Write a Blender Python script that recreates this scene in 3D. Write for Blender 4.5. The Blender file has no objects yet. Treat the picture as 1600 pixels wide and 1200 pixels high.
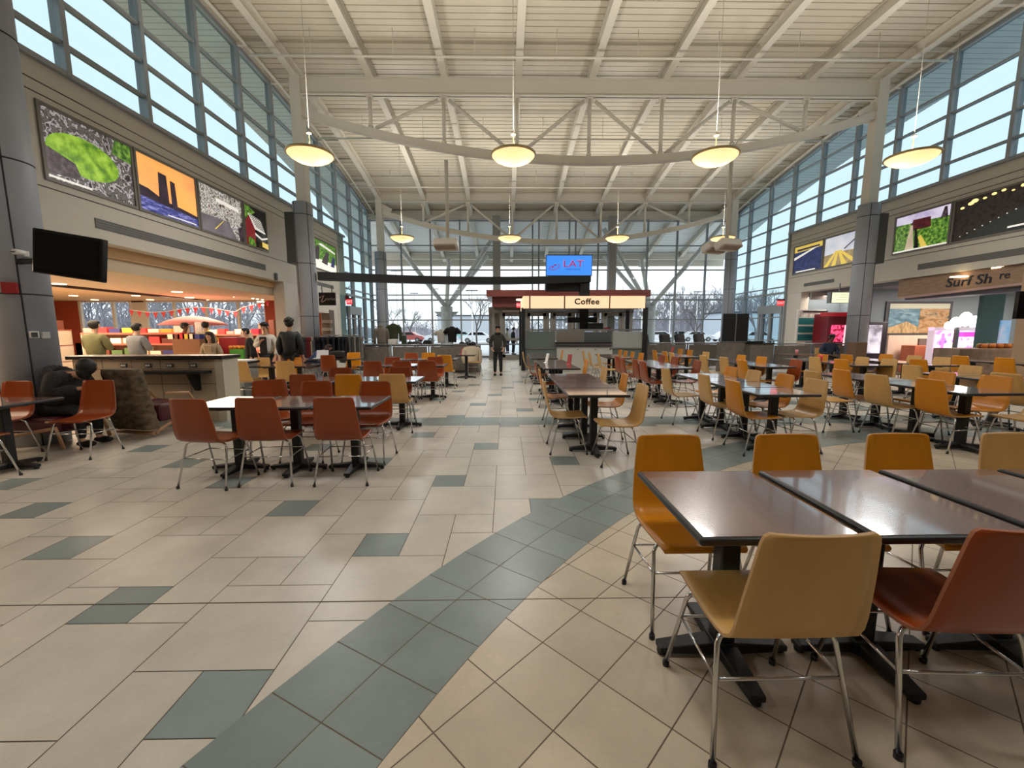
import bpy, bmesh, math, random
from mathutils import Vector, Matrix, Euler
random.seed(7)
PI = math.pi
S = bpy.context.scene
COL = S.collection

# ------------------------------------------------------------------ camera
FPX, PITCH, YAW, ROLL, EYE = 652.0, math.radians(7.24), math.radians(0.88), math.radians(-0.12), 1.46
cam = bpy.data.cameras.new('camera'); camo = bpy.data.objects.new('camera', cam); COL.objects.link(camo)
cam.sensor_width = 36.0; cam.lens = FPX / 1600 * 36.0; cam.clip_end = 500; cam.clip_start = 0.05
_cp, _sp, _cy, _sy = math.cos(PITCH), math.sin(PITCH), math.cos(YAW), math.sin(YAW)
FW = Vector((_sy * _cp, _cy * _cp, -_sp)); _r = Vector((_cy, -_sy, 0)); _u = _r.cross(FW)
RT = _r * math.cos(ROLL) + _u * math.sin(ROLL); UP = _u * math.cos(ROLL) - _r * math.sin(ROLL)
camo.matrix_world = Matrix(((RT.x, UP.x, -FW.x, 0), (RT.y, UP.y, -FW.y, 0), (RT.z, UP.z, -FW.z, EYE), (0, 0, 0, 1)))
S.camera = camo

def at(px, py, X=None, Y=None, Z=None):
    """the point of the plane X=, Y= or Z=const that the photograph shows at pixel px, py"""
    d = RT * ((px - 800) / FPX) - UP * ((py - 600) / FPX) + FW
    o = Vector((0, 0, EYE))
    t = X / d.x if X is not None else (Y / d.y if Y is not None else (Z - EYE) / d.z)
    return o + d * t

# ------------------------------------------------------------------ materials
def s2l(c):
    return tuple(((v / 255) / 12.92 if v / 255 <= 0.04045 else ((v / 255 + 0.055) / 1.055) ** 2.4) for v in c)
MATS = {}
def mat(name, rgb, rough=0.5, metal=0.0, spec=0.5, emit=None, estr=1.0, var=0.0, vscale=6.0, bump=0.0, bscale=40.0, coat=0.0, stretch=None):
    if name in MATS: return MATS[name]
    m = bpy.data.materials.new(name); m.use_nodes = True; nt = m.node_tree; b = nt.nodes['Principled BSDF']
    c = s2l(rgb)
    b.inputs['Base Color'].default_value = (*c, 1); b.inputs['Roughness'].default_value = rough
    b.inputs['Metallic'].default_value = metal; b.inputs['Specular IOR Level'].default_value = spec
    b.inputs['Coat Weight'].default_value = coat; b.inputs['Coat Roughness'].default_value = 0.06; b.inputs['Coat IOR'].default_value = 1.6
    if var or bump:
        tc = nt.nodes.new('ShaderNodeTexCoord'); mp = nt.nodes.new('ShaderNodeMapping')
        nt.links.new(tc.outputs['Object'], mp.inputs['Vector'])
        if stretch: mp.inputs['Scale'].default_value = stretch
    if var:
        n = nt.nodes.new('ShaderNodeTexNoise'); n.inputs['Scale'].default_value = vscale; n.inputs['Detail'].default_value = 5
        nt.links.new(mp.outputs[0], n.inputs['Vector'])
        r = nt.nodes.new('ShaderNodeMapRange'); r.inputs['To Min'].default_value = 1 - var; r.inputs['To Max'].default_value = 1 + var
        r.inputs['From Min'].default_value = 0.25; r.inputs['From Max'].default_value = 0.75
        nt.links.new(n.outputs['Fac'], r.inputs['Value'])
        mx = nt.nodes.new('ShaderNodeMix'); mx.data_type = 'RGBA'; mx.blend_type = 'MULTIPLY'; mx.inputs[0].default_value = 1
        mx.inputs[6].default_value = (*c, 1); nt.links.new(r.outputs[0], mx.inputs[7]); nt.links.new(mx.outputs[2], b.inputs['Base Color'])
    if bump:
        n2 = nt.nodes.new('ShaderNodeTexNoise'); n2.inputs['Scale'].default_value = bscale; nt.links.new(mp.outputs[0], n2.inputs['Vector'])
        bp = nt.nodes.new('ShaderNodeBump'); bp.inputs['Strength'].default_value = bump; nt.links.new(n2.outputs['Fac'], bp.inputs['Height']); nt.links.new(bp.outputs[0], b.inputs['Normal'])
    if emit is not None:
        b.inputs['Emission Color'].default_value = (*s2l(emit), 1); b.inputs['Emission Strength'].default_value = estr
    MATS[name] = m
    return m
def glass_mat(name, tint, gloss=0.06, rough=0.0):
    m = bpy.data.materials.new(name); m.use_nodes = True; nt = m.node_tree
    for n in list(nt.nodes): nt.nodes.remove(n)
    o = nt.nodes.new('ShaderNodeOutputMaterial'); t = nt.nodes.new('ShaderNodeBsdfTransparent'); g = nt.nodes.new('ShaderNodeBsdfGlossy'); x = nt.nodes.new('ShaderNodeMixShader')
    t.inputs[0].default_value = (*tint, 1); g.inputs['Roughness'].default_value = rough
    x.inputs[0].default_value = gloss
    nt.links.new(t.outputs[0], x.inputs[1]); nt.links.new(g.outputs[0], x.inputs[2]); nt.links.new(x.outputs[0], o.inputs[0])
    MATS[name] = m
    return m

# ------------------------------------------------------------------ mesh builder
class MB:
    def __init__(s): s.v = []; s.f = []; s.m = []; s.s = []; s.mi = 0
    def mat(s, i): s.mi = i; return s
    def add(s, vs, fs, smooth=False):
        o = len(s.v); s.v += [tuple(v) for v in vs]
        for f in fs: s.f.append(tuple(i + o for i in f)); s.m.append(s.mi); s.s.append(smooth)
        return s
    def box(s, x0, x1, y0, y1, z0, z1):
        if x1 < x0: x0, x1 = x1, x0
        if y1 < y0: y0, y1 = y1, y0
        if z1 < z0: z0, z1 = z1, z0
        return s.add([(x0, y0, z0), (x1, y0, z0), (x1, y1, z0), (x0, y1, z0), (x0, y0, z1), (x1, y0, z1), (x1, y1, z1), (x0, y1, z1)],
                     [(0, 3, 2, 1), (4, 5, 6, 7), (0, 1, 5, 4), (1, 2, 6, 5), (2, 3, 7, 6), (3, 0, 4, 7)])
    def obox(s, c, size, rot=None):
        hx, hy, hz = size[0] / 2, size[1] / 2, size[2] / 2; c = Vector(c)
        R = (rot if isinstance(rot, Matrix) else Euler(rot).to_matrix()) if rot is not None else Matrix.Identity(3)
        vs = [c + R @ Vector((x, y, z)) for z in (-hz, hz) for (x, y) in ((-hx, -hy), (hx, -hy), (hx, hy), (-hx, hy))]
        return s.add(vs, [(0, 3, 2, 1), (4, 5, 6, 7), (0, 1, 5, 4), (1, 2, 6, 5), (2, 3, 7, 6), (3, 0, 4, 7)])
    def beam(s, p0, p1, w, h, up=(0, 0, 1)):
        p0, p1 = Vector(p0), Vector(p1); d = (p1 - p0).normalized(); upv = Vector(up)
        if abs(d.dot(upv)) > 0.98: upv = Vector((0, 1, 0))
        x = d.cross(upv).normalized(); z = x.cross(d).normalized()
        vs = []
        for p in (p0, p1): vs += [p - x * w / 2 - z * h / 2, p + x * w / 2 - z * h / 2, p + x * w / 2 + z * h / 2, p - x * w / 2 + z * h / 2]
        return s.add(vs, [(0, 1, 2, 3), (4, 7, 6, 5), (0, 4, 5, 1), (1, 5, 6, 2), (2, 6, 7, 3), (3, 7, 4, 0)])
    def sweep(s, pts, w, h):
        """rectangular bar swept along pts lying in a plane x=const or y=const; h is vertical"""
        pts = [Vector(p) for p in pts]; vs = []; n = len(pts)
        for i, p in enumerate(pts):
            d = (pts[min(i + 1, n - 1)] - pts[max(i - 1, 0)]).normalized(); x = d.cross(Vector((0, 0, 1))).normalized()
            z = Vector((0, 0, 1))
            vs += [p - x * w / 2 - z * h / 2, p + x * w / 2 - z * h / 2, p + x * w / 2 + z * h / 2, p - x * w / 2 + z * h / 2]
        fs = [(0, 1, 2, 3), tuple(4 * (n - 1) + k for k in (3, 2, 1, 0))]
        for i in range(n - 1):
            a = 4 * i
            for k in range(4): fs.append((a + k, a + 4 + k, a + 4 + (k + 1) % 4, a + (k + 1) % 4))
        return s.add(vs, fs)
    def tube(s, pts, r, n=8, closed=False, caps=True):
        pts = [Vector(p) for p in pts]; m = len(pts); vs = []; prev = None
        for i, p in enumerate(pts):
            a = pts[(i - 1) % m] if (closed or i > 0) else p; b = pts[(i + 1) % m] if (closed or i < m - 1) else p
            d = (b - a).normalized()
            if prev is None:
                ref = Vector((0, 0, 1)) if abs(d.z) < 0.9 else Vector((1, 0, 0)); x = d.cross(ref).normalized()
            else:
                x = (prev - d * prev.dot(d)).normalized()
            prev = x; y = d.cross(x); rr = r[i] if isinstance(r, (list, tuple)) else r
            vs += [p + x * (rr * math.cos(2 * PI * k / n)) + y * (rr * math.sin(2 * PI * k / n)) for k in range(n)]
        fs = []
        for i in range(m if closed else m - 1):
            a = i * n; b = ((i + 1) % m) * n
            for k in range(n): fs.append((a + k, a + (k + 1) % n, b + (k + 1) % n, b + k))
        s.add(vs, fs, True)
        if caps and not closed:
            o = len(s.v) - len(vs)
            s.f.append(tuple(o + k for k in reversed(range(n)))); s.m.append(s.mi); s.s.append(False)
            s.f.append(tuple(o + (m - 1) * n + k for k in range(n))); s.m.append(s.mi); s.s.append(False)
        return s
    def cyl(s, c, r, z0, z1, n=24, r1=None):
        return s.tube([(c[0], c[1], z0), (c[0], c[1], z1)], [r, r if r1 is None else r1], n)
    def lathe(s, prof, c=(0, 0, 0), n=32):
        vs = [(c[0] + r * math.cos(2 * PI * k / n), c[1] + r * math.sin(2 * PI * k / n), c[2] + z) for r, z in prof for k in range(n)]
        fs = []
        for i in range(len(prof) - 1):
            for k in range(n): fs.append((i * n + k, i * n + (k + 1) % n, (i + 1) * n + (k + 1) % n, (i + 1) * n + k))
        s.add(vs, fs, True); o = len(s.v) - len(vs)
        for i, rev in ((0, True), (len(prof) - 1, False)):
            if prof[i][0] > 1e-4:
                f = [o + i * n + k for k in range(n)]
                s.f.append(tuple(reversed(f) if rev else f)); s.m.append(s.mi); s.s.append(False)
        return s
    def ball(s, c, r, n=12, m=8, rot=None):
        if not isinstance(r, (tuple, list)): r = (r, r, r)
        R = Euler(rot).to_matrix() if rot else Matrix.Identity(3); c = Vector(c); vs = []; fs = []
        for i in range(m + 1):
            t = PI * i / m
            for k in range(n): vs.append(c + R @ Vector((r[0] * math.sin(t) * math.cos(2 * PI * k / n), r[1] * math.sin(t) * math.sin(2 * PI * k / n), -r[2] * math.cos(t))))
        for i in range(m):
            for k in range(n): fs.append((i * n + k, i * n + (k + 1) % n, (i + 1) * n + (k + 1) % n, (i + 1) * n + k))
        return s.add(vs, fs, True)
    def poly(s, pts): return s.add(pts, [tuple(range(len(pts)))])
    def prism(s, pts, d):
        """closed outline pts (3-D, planar) thickened by vector d"""
        n = len(pts); d = Vector(d); vs = [Vector(p) for p in pts] + [Vector(p) + d for p in pts]
        return s.add(vs, [tuple(reversed(range(n))), tuple(range(n, 2 * n))] + [(k, (k + 1) % n, n + (k + 1) % n, n + k) for k in range(n)])
    def build(s, name, mats, parent=None, loc=None, fix=True):
        me = bpy.data.meshes.new(name); me.from_pydata(s.v, [], s.f)
        if not isinstance(mats, (list, tuple)): mats = [mats]
        for m in mats: me.materials.append(m)
        me.polygons.foreach_set('material_index', s.m); me.polygons.foreach_set('use_smooth', s.s)
        if fix:
            bm = bmesh.new(); bm.from_mesh(me); bmesh.ops.recalc_face_normals(bm, faces=bm.faces); bm.to_mesh(me); bm.free()
        me.update()
        o = bpy.data.objects.new(name, me); COL.objects.link(o)
        if parent: o.parent = parent
        if loc is not None: o.location = loc
        return o
def bevel(o, w, seg=2):
    b = o.modifiers.new('bevel', 'BEVEL'); b.width = w; b.segments = seg; b.limit_method = 'ANGLE'; b.angle_limit = 0.7
    return o
def tag(o, label=None, cat=None, group=None, kind=None):
    if label: o['label'] = label
    if cat: o['category'] = cat
    if group: o['group'] = group
    if kind: o['kind'] = kind
    return o
def empty(name, loc, label=None, cat=None, rz=0.0, group=None, kind=None):
    o = bpy.data.objects.new(name, None); COL.objects.link(o); o.location = loc; o.rotation_euler = (0, 0, rz); o.empty_display_size = 0.1
    return tag(o, label, cat, group, kind)
def copy_tree(o, parent=None):
    c = o.copy(); COL.objects.link(c)
    if parent: c.parent = parent
    for ch in list(o.children): copy_tree(ch, c)
    return c
def lettering(txt, size, m, parent, loc, rot, name='lettering', depth=0.006, align='CENTER', shear=0.0, bold=0.0, space=1.0, xscale=1.0):
    cu = bpy.data.curves.new(name, 'FONT'); cu.body = txt; cu.size = size; cu.extrude = depth; cu.align_x = align; cu.align_y = 'CENTER'; cu.shear = shear; cu.space_character = space; cu.resolution_u = 3; cu.offset = bold
    t = bpy.data.objects.new(name, cu); COL.objects.link(t); bpy.context.view_layer.update()
    me = bpy.data.meshes.new_from_object(t.evaluated_get(bpy.context.evaluated_depsgraph_get()))
    bpy.data.objects.remove(t); bpy.data.curves.remove(cu)
    me.materials.clear(); me.materials.append(m)
    o = bpy.data.objects.new(name, me); COL.objects.link(o); o.parent = parent; o.location = loc; o.rotation_euler = rot; o.scale = (xscale, 1, 1)
    return o
FACE_CAM = (PI / 2, 0, 0); FACE_W = (PI / 2, 0, -PI / 2); FACE_E = (PI / 2, 0, PI / 2)   # text facing -Y, -X, +X

# ------------------------------------------------------------------ palette
M_beige = mat('beige_wall', (196, 190, 176), 0.7, var=0.03)
M_beige2 = mat('light_wall', (206, 200, 188), 0.7, var=0.03)
M_ceil = mat('ivory_steel_paint', (212, 205, 190), 0.55)
M_deck = mat('roof_deck_paint', (204, 195, 176), 0.45, var=0.04, vscale=2)
M_mull = mat('grey_aluminium', (146, 151, 154), 0.45, 0.1)
M_dgrey = mat('dark_grey_paint', (70, 72, 74), 0.5)
M_col = mat('grey_column_paint', (154, 158, 166), 0.55, var=0.05, vscale=3)
M_black = mat('matte_black', (20, 20, 21), 0.5)
M_blackg = mat('gloss_black', (14, 14, 15), 0.15)
M_chrome = mat('chrome', (205, 205, 205), 0.18, 1.0)
M_steel = mat('brushed_steel', (150, 152, 152), 0.35, 0.85)
M_white = mat('white_paint', (232, 230, 224), 0.5)
M_seam = mat('dark_seam', (38, 38, 40), 0.7)
M_lam = mat('mahogany_laminate', (118, 82, 70), 0.24, spec=0.95, var=0.06, vscale=3, coat=1.0)
M_rub = mat('black_rubber_edge', (30, 30, 32), 0.35)
M_ch = {'y': mat('amber_stained_plywood', (208, 132, 12), 0.36, var=0.06, vscale=9, stretch=(1, 1, .25)),
        't': mat('natural_beech_plywood', (206, 162, 96), 0.38, var=0.08, vscale=9, stretch=(1, 1, .25)),
        'r': mat('cherry_stained_plywood', (146, 62, 16), 0.32, var=0.08, vscale=9, stretch=(1, 1, .25))}
M_ply = mat('plywood_edge', (188, 150, 104), 0.5)
M_bowlg = None
M_skin = mat('skin', (198, 150, 122), 0.55)
M_hair = mat('black_hair', (22, 18, 16), 0.6)
G_side = glass_mat('tinted_glass', (0.70, 0.79, 0.815), 0.012)
G_back = glass_mat('clear_glass', (0.93, 0.95, 0.955), 0.008)
# ================================================================== setting
XL, XR, YB = -7.21, 12.47, 23.1
YF = -7.0                                   # the hall runs on behind the camera
D0, D1, D2 = 5.55, 13.5, 21.53
CXL, CXR = -6.17, 11.40
XM = (CXL + CXR) / 2
def head(y): return 9.08 - 0.0095 * (y - 10.5) ** 2
def deck(y): return head(y) + 0.24
# ---- floor: grout bed, modular tiles outside the ring, ring, 45-degree tiles inside it
def tile_mat(name, rgb, var, rough=0.3):
    m = bpy.data.materials.new(name); m.use_nodes = True; nt = m.node_tree; b = nt.nodes['Principled BSDF']; L = nt.links.new
    geo = nt.nodes.new('ShaderNodeNewGeometry'); tc = nt.nodes.new('ShaderNodeTexCoord')
    n = nt.nodes.new('ShaderNodeTexNoise'); n.inputs['Scale'].default_value = 2.3; n.inputs['Detail'].default_value = 7; n.inputs['Roughness'].default_value = 0.62
    L(tc.outputs['Object'], n.inputs['Vector'])
    n2 = nt.nodes.new('ShaderNodeTexNoise'); n2.inputs['Scale'].default_value = 60; n2.inputs['Detail'].default_value = 2; L(tc.outputs['Object'], n2.inputs['Vector'])
    a = nt.nodes.new('ShaderNodeMath'); a.operation = 'MULTIPLY_ADD'; L(geo.outputs['Random Per Island'], a.inputs[0]); a.inputs[1].default_value = var; a.inputs[2].default_value = 1 - var / 2
    r = nt.nodes.new('ShaderNodeMapRange'); r.inputs['From Min'].default_value = .3; r.inputs['From Max'].default_value = .7; r.inputs['To Min'].default_value = .88; r.inputs['To Max'].default_value = 1.10
    L(n.outputs['Fac'], r.inputs['Value'])
    r2 = nt.nodes.new('ShaderNodeMapRange'); r2.inputs['To Min'].default_value = .94; r2.inputs['To Max'].default_value = 1.06; L(n2.outputs['Fac'], r2.inputs['Value'])
    p = nt.nodes.new('ShaderNodeMath'); p.operation = 'MULTIPLY'; L(a.outputs[0], p.inputs[0]); L(r.outputs[0], p.inputs[1])
    p2 = nt.nodes.new('ShaderNodeMath'); p2.operation = 'MULTIPLY'; L(p.outputs[0], p2.inputs[0]); L(r2.outputs[0], p2.inputs[1])
    mx = nt.nodes.new('ShaderNodeMix'); mx.data_type = 'RGBA'; mx.blend_type = 'MULTIPLY'; mx.inputs[0].default_value = 1
    mx.inputs[6].default_value = (*s2l(rgb), 1); L(p2.outputs[0], mx.inputs[7]); L(mx.outputs[2], b.inputs['Base Color'])
    b.inputs['Roughness'].default_value = rough; b.inputs['Specular IOR Level'].default_value = 0.4
    rr = nt.nodes.new('ShaderNodeMapRange'); rr.inputs['To Min'].default_value = rough - .07; rr.inputs['To Max'].default_value = rough + .1; L(n.outputs['Fac'], rr.inputs['Value']); L(rr.outputs[0], b.inputs['Roughness'])
    bp = nt.nodes.new('ShaderNodeBump'); bp.inputs['Strength'].default_value = .04; L(n2.outputs['Fac'], bp.inputs['Height']); L(bp.outputs[0], b.inputs['Normal'])
    return m
M_tile = tile_mat('beige_floor_tile', (203, 196, 183), .10)
M_tile2 = tile_mat('sandy_floor_tile', (203, 189, 168), .12)
M_gtile = tile_mat('slate_grey_floor_tile', (134, 146, 144), .18)
M_grout = mat('brown_grout', (108, 95, 80), 0.8)
RC, RO, RM, RI = (6.60, -2.45), 8.55, 8.256, 7.947
UX, UY = 0.304, 0.3075
fl = MB()
fl.mat(0).box(-24, 26, YF, YB + .4, -0.25, -0.004)
def outside(x0, x1, y0, y1):
    """False if the tile lies wholly within the ring's outer edge (it is covered there)"""
    return any(math.hypot(x - RC[0], y - RC[1]) > RO - .05 for x in (x0, x1) for y in (y0, y1))
GAP = 0.0026
def tile(i, j, w, h, k):
    x0, x1, y0, y1 = -1.62 + UX * i, -1.62 + UX * (i + w), 1.355 + UY * j, 1.355 + UY * (j + h)
    if x1 < -23.4 or x0 > 20.9 or y0 < -1.5 or y1 > YB + .3 or not outside(x0, x1, y0, y1): return
    fl.mat(k).poly([(x0 + GAP, y0 + GAP, -.002), (x1 - GAP, y0 + GAP, -.002), (x1 - GAP, y1 - GAP, -.002), (x0 + GAP, y1 - GAP, -.002)])
for a in range(-60, 70):
    for b_ in range(-60, 70):
        ox, oy = 2 - 3 * a + b_, 4 + 2 * a + 4 * b_
        if not (-78 < ox < 80 and -14 < oy < 80): continue
        tile(ox, oy, 1, 1, 3)
        for (i, j, w, h) in ((0, -2, 2, 2), (1, 0, 1, 2), (-1, 1, 2, 2), (-1, -1, 1, 2), (2, 1, 1, 1)): tile(ox + i, oy + j, w, h, 1)
def arc_tile(r0, r1, a0, a1, z, k, n=6):
    g0 = GAP / ((r0 + r1) / 2)
    A = [a0 + g0 + (a1 - a0 - 2 * g0) * t / n for t in range(n + 1)]
    pts = [(RC[0] + (r0 + GAP) * math.cos(t), RC[1] + (r0 + GAP) * math.sin(t), z) for t in A] + [(RC[0] + (r1 - GAP) * math.cos(t), RC[1] + (r1 - GAP) * math.sin(t), z) for t in reversed(A)]
    fl.mat(k).poly(pts)
NR = 168
for k in range(NR):
    a0, a1 = 2 * PI * k / NR, 2 * PI * (k + 1) / NR
    am = (a0 + a1) / 2
    if RC[1] + RO * math.sin(am) < -1.6: continue
    # grout under the ring and disc, then the two courses of ring tiles
    fl.mat(0).poly([(RC[0] + r * math.cos(t), RC[1] + r * math.sin(t), -.0012) for r, t in ((RI - .4, a0), (RO, a0), (RO, a1), (RI - .4, a1))])
    arc_tile(RI, RM, a0, a1, -.0002, 3); arc_tile(RM, RO, a0, a1, -.0002, 3)
fl.mat(0).poly([(RC[0] + (RI - .01) * math.cos(2 * PI * k / 96), RC[1] + (RI - .01) * math.sin(2 * PI * k / 96), -.0010) for k in range(96)])
def clip_circle(poly, c, r, n=180):
    d = [math.hypot(p[0] - c[0], p[1] - c[1]) for p in poly]
    if max(d) < r * math.cos(PI / n): return poly
    if min(d) > r + .5: return []
    for k in range(n):
        t = 2 * PI * (k + .5) / n; nx, ny = math.cos(t), math.sin(t); lim = r * math.cos(PI / n)
        f = [(p[0] - c[0]) * nx + (p[1] - c[1]) * ny - lim for p in poly]
        if max(f) <= 0: continue
        out = []
        for i in range(len(poly)):
            p, q, a, b = poly[i], poly[(i + 1) % len(poly)], f[i], f[(i + 1) % len(poly)]
            if a <= 0: out.append(p)
            if a * b < 0: t2 = a / (a - b); out.append((p[0] + (q[0] - p[0]) * t2, p[1] + (q[1] - p[1]) * t2))
        poly = out
        if len(poly) < 3: return []
    return poly
DT, g = 0.311, .0028
for i in range(-40, 40):
    for j in range(-50, 30):
        u0, v0 = 1.082 + DT * i, .842 + DT * j
        q = [((u - v) / 2 ** .5, (u + v) / 2 ** .5) for u, v in ((u0 + g, v0 + g), (u0 + DT - g, v0 + g), (u0 + DT - g, v0 + DT - g), (u0 + g, v0 + DT - g))]
        cx, cy = q[0][0], q[0][1] + .2
        if math.hypot(cx - RC[0], cy - RC[1]) > RI + .4 or cy < -1.5 or cx > 12.5: continue
        q = clip_circle(q, RC, RI)
        if len(q) >= 3: fl.mat(2).poly([(x, y, -.0004) for x, y in q])
# lateral band of two courses of grey tile
for k in range(-18, 27):
    x0 = -1.315 + UX * 2 * k
    for (y0, y1) in ((6.40, 6.70), (6.70, 7.0)):
        if math.hypot(x0 + .3 - RC[0], y0 - RC[1]) > RO - .02:
            fl.mat(3).poly([(x0 + GAP, y0 + GAP, .0003), (x0 + 2 * UX - GAP, y0 + GAP, .0003), (x0 + 2 * UX - GAP, y1 - GAP, .0003), (x0 + GAP, y1 - GAP, .0003)])
fl.mat(0).box(-7, 12.4, 2.119, 2.125, -.004, .0004)       # movement joint
floor = tag(fl.build('floor', [M_grout, M_tile, M_tile2, M_gtile], fix=False), kind='structure')

# ---- ceiling deck with ribs, overhanging the glass on three sides
ce = MB(); prof = []
y = YF
while y < 28.6:
    prof += [(y, 0), (y + .185, 0), (y + .188, .06), (y + .212, .06)]; y += .215
pz = [(yy, deck(yy) + dz) for yy, dz in prof]
vs = []; fs = []
for (yy, zz) in pz: vs += [(XL - 2.2, yy, zz), (XL - .05, yy, zz), (XR + .05, yy, zz), (XR + 2.2, yy, zz)]
for i in range(len(pz) - 1):
    for k in range(3): ce.mat(1 if k != 1 or pz[i][0] > YB else 0); fs = [(4 * i + k, 4 * i + k + 1, 4 * i + k + 5, 4 * i + k + 4)]; ce.f.append(fs[0]); ce.m.append(ce.mi); ce.s.append(False)
ce.v += vs; ce.mat(0)
vs = []; fs = []
for (yy, zz) in pz[::8]: vs += [(XL - 2.2, yy, zz + .35), (XR + 2.2, yy, zz + .35)]
for i in range(len(vs) // 2 - 1): fs.append((2 * i, 2 * i + 1, 2 * i + 3, 2 * i + 2))
ce.add(vs, fs)
tag(ce.build('ceiling', [M_deck, mat('white_soffit_paint', (236, 238, 234), .5)], fix=False), kind='structure')
fa = MB(); yo = 28.6
fa.box(XL - 2.2, XR + 2.2, yo, yo + .12, deck(yo) - .45, deck(yo) + .4)
tag(fa.build('trim_1', M_ceil), kind='structure')
# rafters along the hall
RX = [CXL + (CXR - CXL) / 8 * k for k in range(9)]
for x in RX:
    pts = [(x, yy, deck(yy) - .17) for yy in [YF + (28.3 - YF) * t / 34 for t in range(35)]]
    r = MB(); r.sweep([(p[0], p[1], p[2] - .15) for p in pts], .20, .03); r.sweep(pts, .05, .30); r.sweep([(p[0], p[1], p[2] + .14) for p in pts], .20, .03)
    tag(r.build('rafter', M_ceil), 'ivory painted steel roof rafter running the length of the hall', 'roof beam', 'roof rafters', 'structure')
# perimeter pipe rails beside the glass heads and brackets
for sx, xw in ((1, XL), (-1, XR)):
    pp = MB(); pts = [(xw + sx * .35, yy, head(yy) - .05) for yy in [YF + (YB - YF) * t / 30 for t in range(31)]]
    pp.tube(pts, .045, 8)
    for k in range(-5, 19):
        yy = 7.54 + 1.589 * k / 2 * 2 if k % 1 == 0 else 0
        if YF < yy < YB: pp.beam((xw + sx * .02, yy, head(yy) + .02), (xw + sx * 1.04, yy, head(yy) + .02), .08, .08)
    tag(pp.build('trim_%d' % (2 if sx > 0 else 3), M_ceil), kind='structure')
# sprinkler pipes across
for (yy, zz) in ((12.0, 8.62), (16.0, 8.30), (19.55, 7.80)):
    p = MB(); p.tube([(CXL - .5, yy, zz), (CXR + .5, yy, zz)], .03, 8)
    for k in range(9): p.tube([(CXL + 1.1 + k * 2.15, yy, zz), (CXL + 1.1 + k * 2.15, yy, deck(yy))], .008, 5)
    tag(p.build('sprinkler_pipe', M_ceil), 'thin white sprinkler pipe strung across under the roof deck', 'pipe', 'sprinkler pipes', 'structure')

# ---- bowstring trusses
def truss(D, zb, zt, ze, zm, first=False):
    t = empty('roof_truss', (0, D, 0), kind='structure')
    b = MB(); b.box(CXL, CXR, -.02, .02, zb, zt); b.box(CXL, CXR, -.11, .11, zb, zb + .03); b.box(CXL, CXR, -.11, .11, zt - .03, zt)
    b.build('top_girder', M_ceil, t)
    c = MB(); n = 32
    cz = lambda x: zm + (ze - zm) * ((x - XM) / (CXR - XM)) ** 2
    c.sweep([(CXL + .1 + (CXR - CXL - .2) * k / n, 0, cz(CXL + .1 + (CXR - CXL - .2) * k / n)) for k in range(n + 1)], .2, .22)
    for sx, x in ((1, CXL + .25), (-1, CXR - .25)): c.prism([(x - .25 * sx, -.03, ze - .2), (x + .25 * sx, -.03, ze - .25), (x + .35 * sx, -.03, ze + .12), (x - .25 * sx, -.03, zb)], (0, .06, 0))
    c.build('bottom_chord', M_ceil, t)
    for k, x in enumerate(RX[1:-1], 1):
        w = MB(); w.tube([(x - .05, 0, zb - .05), (x - .05, 0, cz(x) + .1)], .055, 10); w.box(x - .15, x + .05, -.03, .03, zb - .16, zb); w.cyl((x - .05, 0), .075, cz(x) + .1, cz(x) + .2, 10)
        w.build('web_post', M_ceil, t)
    for k in (2, 4, 6):
        for dk in (-1, 1):
            w = MB(); x0, x1 = RX[k], RX[k + dk]
            w.tube([(x0 - .05 + .16 * dk, 0, zb - .1), (x1 - .05 - .14 * dk, 0, cz(x1) + .14)], .052, 10)
            w.build('diagonal', M_ceil, t)
    for x in (CXL, CXR):
        w = MB(); w.box(x - .15, x + .15, -.15, .15, 5.3, zt + .08); w.build('end_post', M_ceil, t)
    return t
dz = lambda z: z
truss(D1, 8.42, 8.90, 7.98, 6.62)
truss(D2, 7.73, 8.17, 7.30, 5.86)
truss(D0, 8.50, 8.98, 8.06, 6.75)
tb = MB(); tb.box(XL, XR, YB - .12, YB + .12, 7.33, 7.75); tag(tb.build('trim_4', M_ceil), kind='structure')

# ---- columns
def column(x, y, ztop, label, duct=0, r=.285):
    c = empty('column', (x, y, 0), kind='structure'); tag(c, label, 'column')
    b = MB(); b.cyl((0, 0), r, 0, ztop, 40); b.build('shaft', M_col, c)
    s = MB()
    for z in (1.92, 3.53, 4.98): s.cyl((0, 0), r + .002, z, z + .018, 40)
    for a in (-2.1, -.7): s.beam((math.cos(a) * r, math.sin(a) * r, .0), (math.cos(a) * r, math.sin(a) * r, ztop), .012, .012)
    s.build('seam', M_seam, c)
    if duct:
        d = MB(); d.box(-.14 + duct * .32, .14 + duct * .32, -.22, .2, 3.55, 5.05); d.build('duct_cover', M_dgrey, c)
    return c
column(CXL - .05, D0, 6.2, 'fat grey column at far left carrying a dark television')
column(CXL - .05, D1, 5.36, 'grey round column beside the red store at mid left', -1)
column(CXL - .05, D2, 5.36, 'slim far grey column behind the grey hoodie at left')
column(CXR + .02, D1, 5.36, 'grey round column beside the surf shop at right', 1)
column(CXR + .02, D2, 5.36, 'far grey column behind the two black display panels')
column(CXR + .02, D0, 5.36, 'grey round column beyond the right edge of view')

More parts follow.
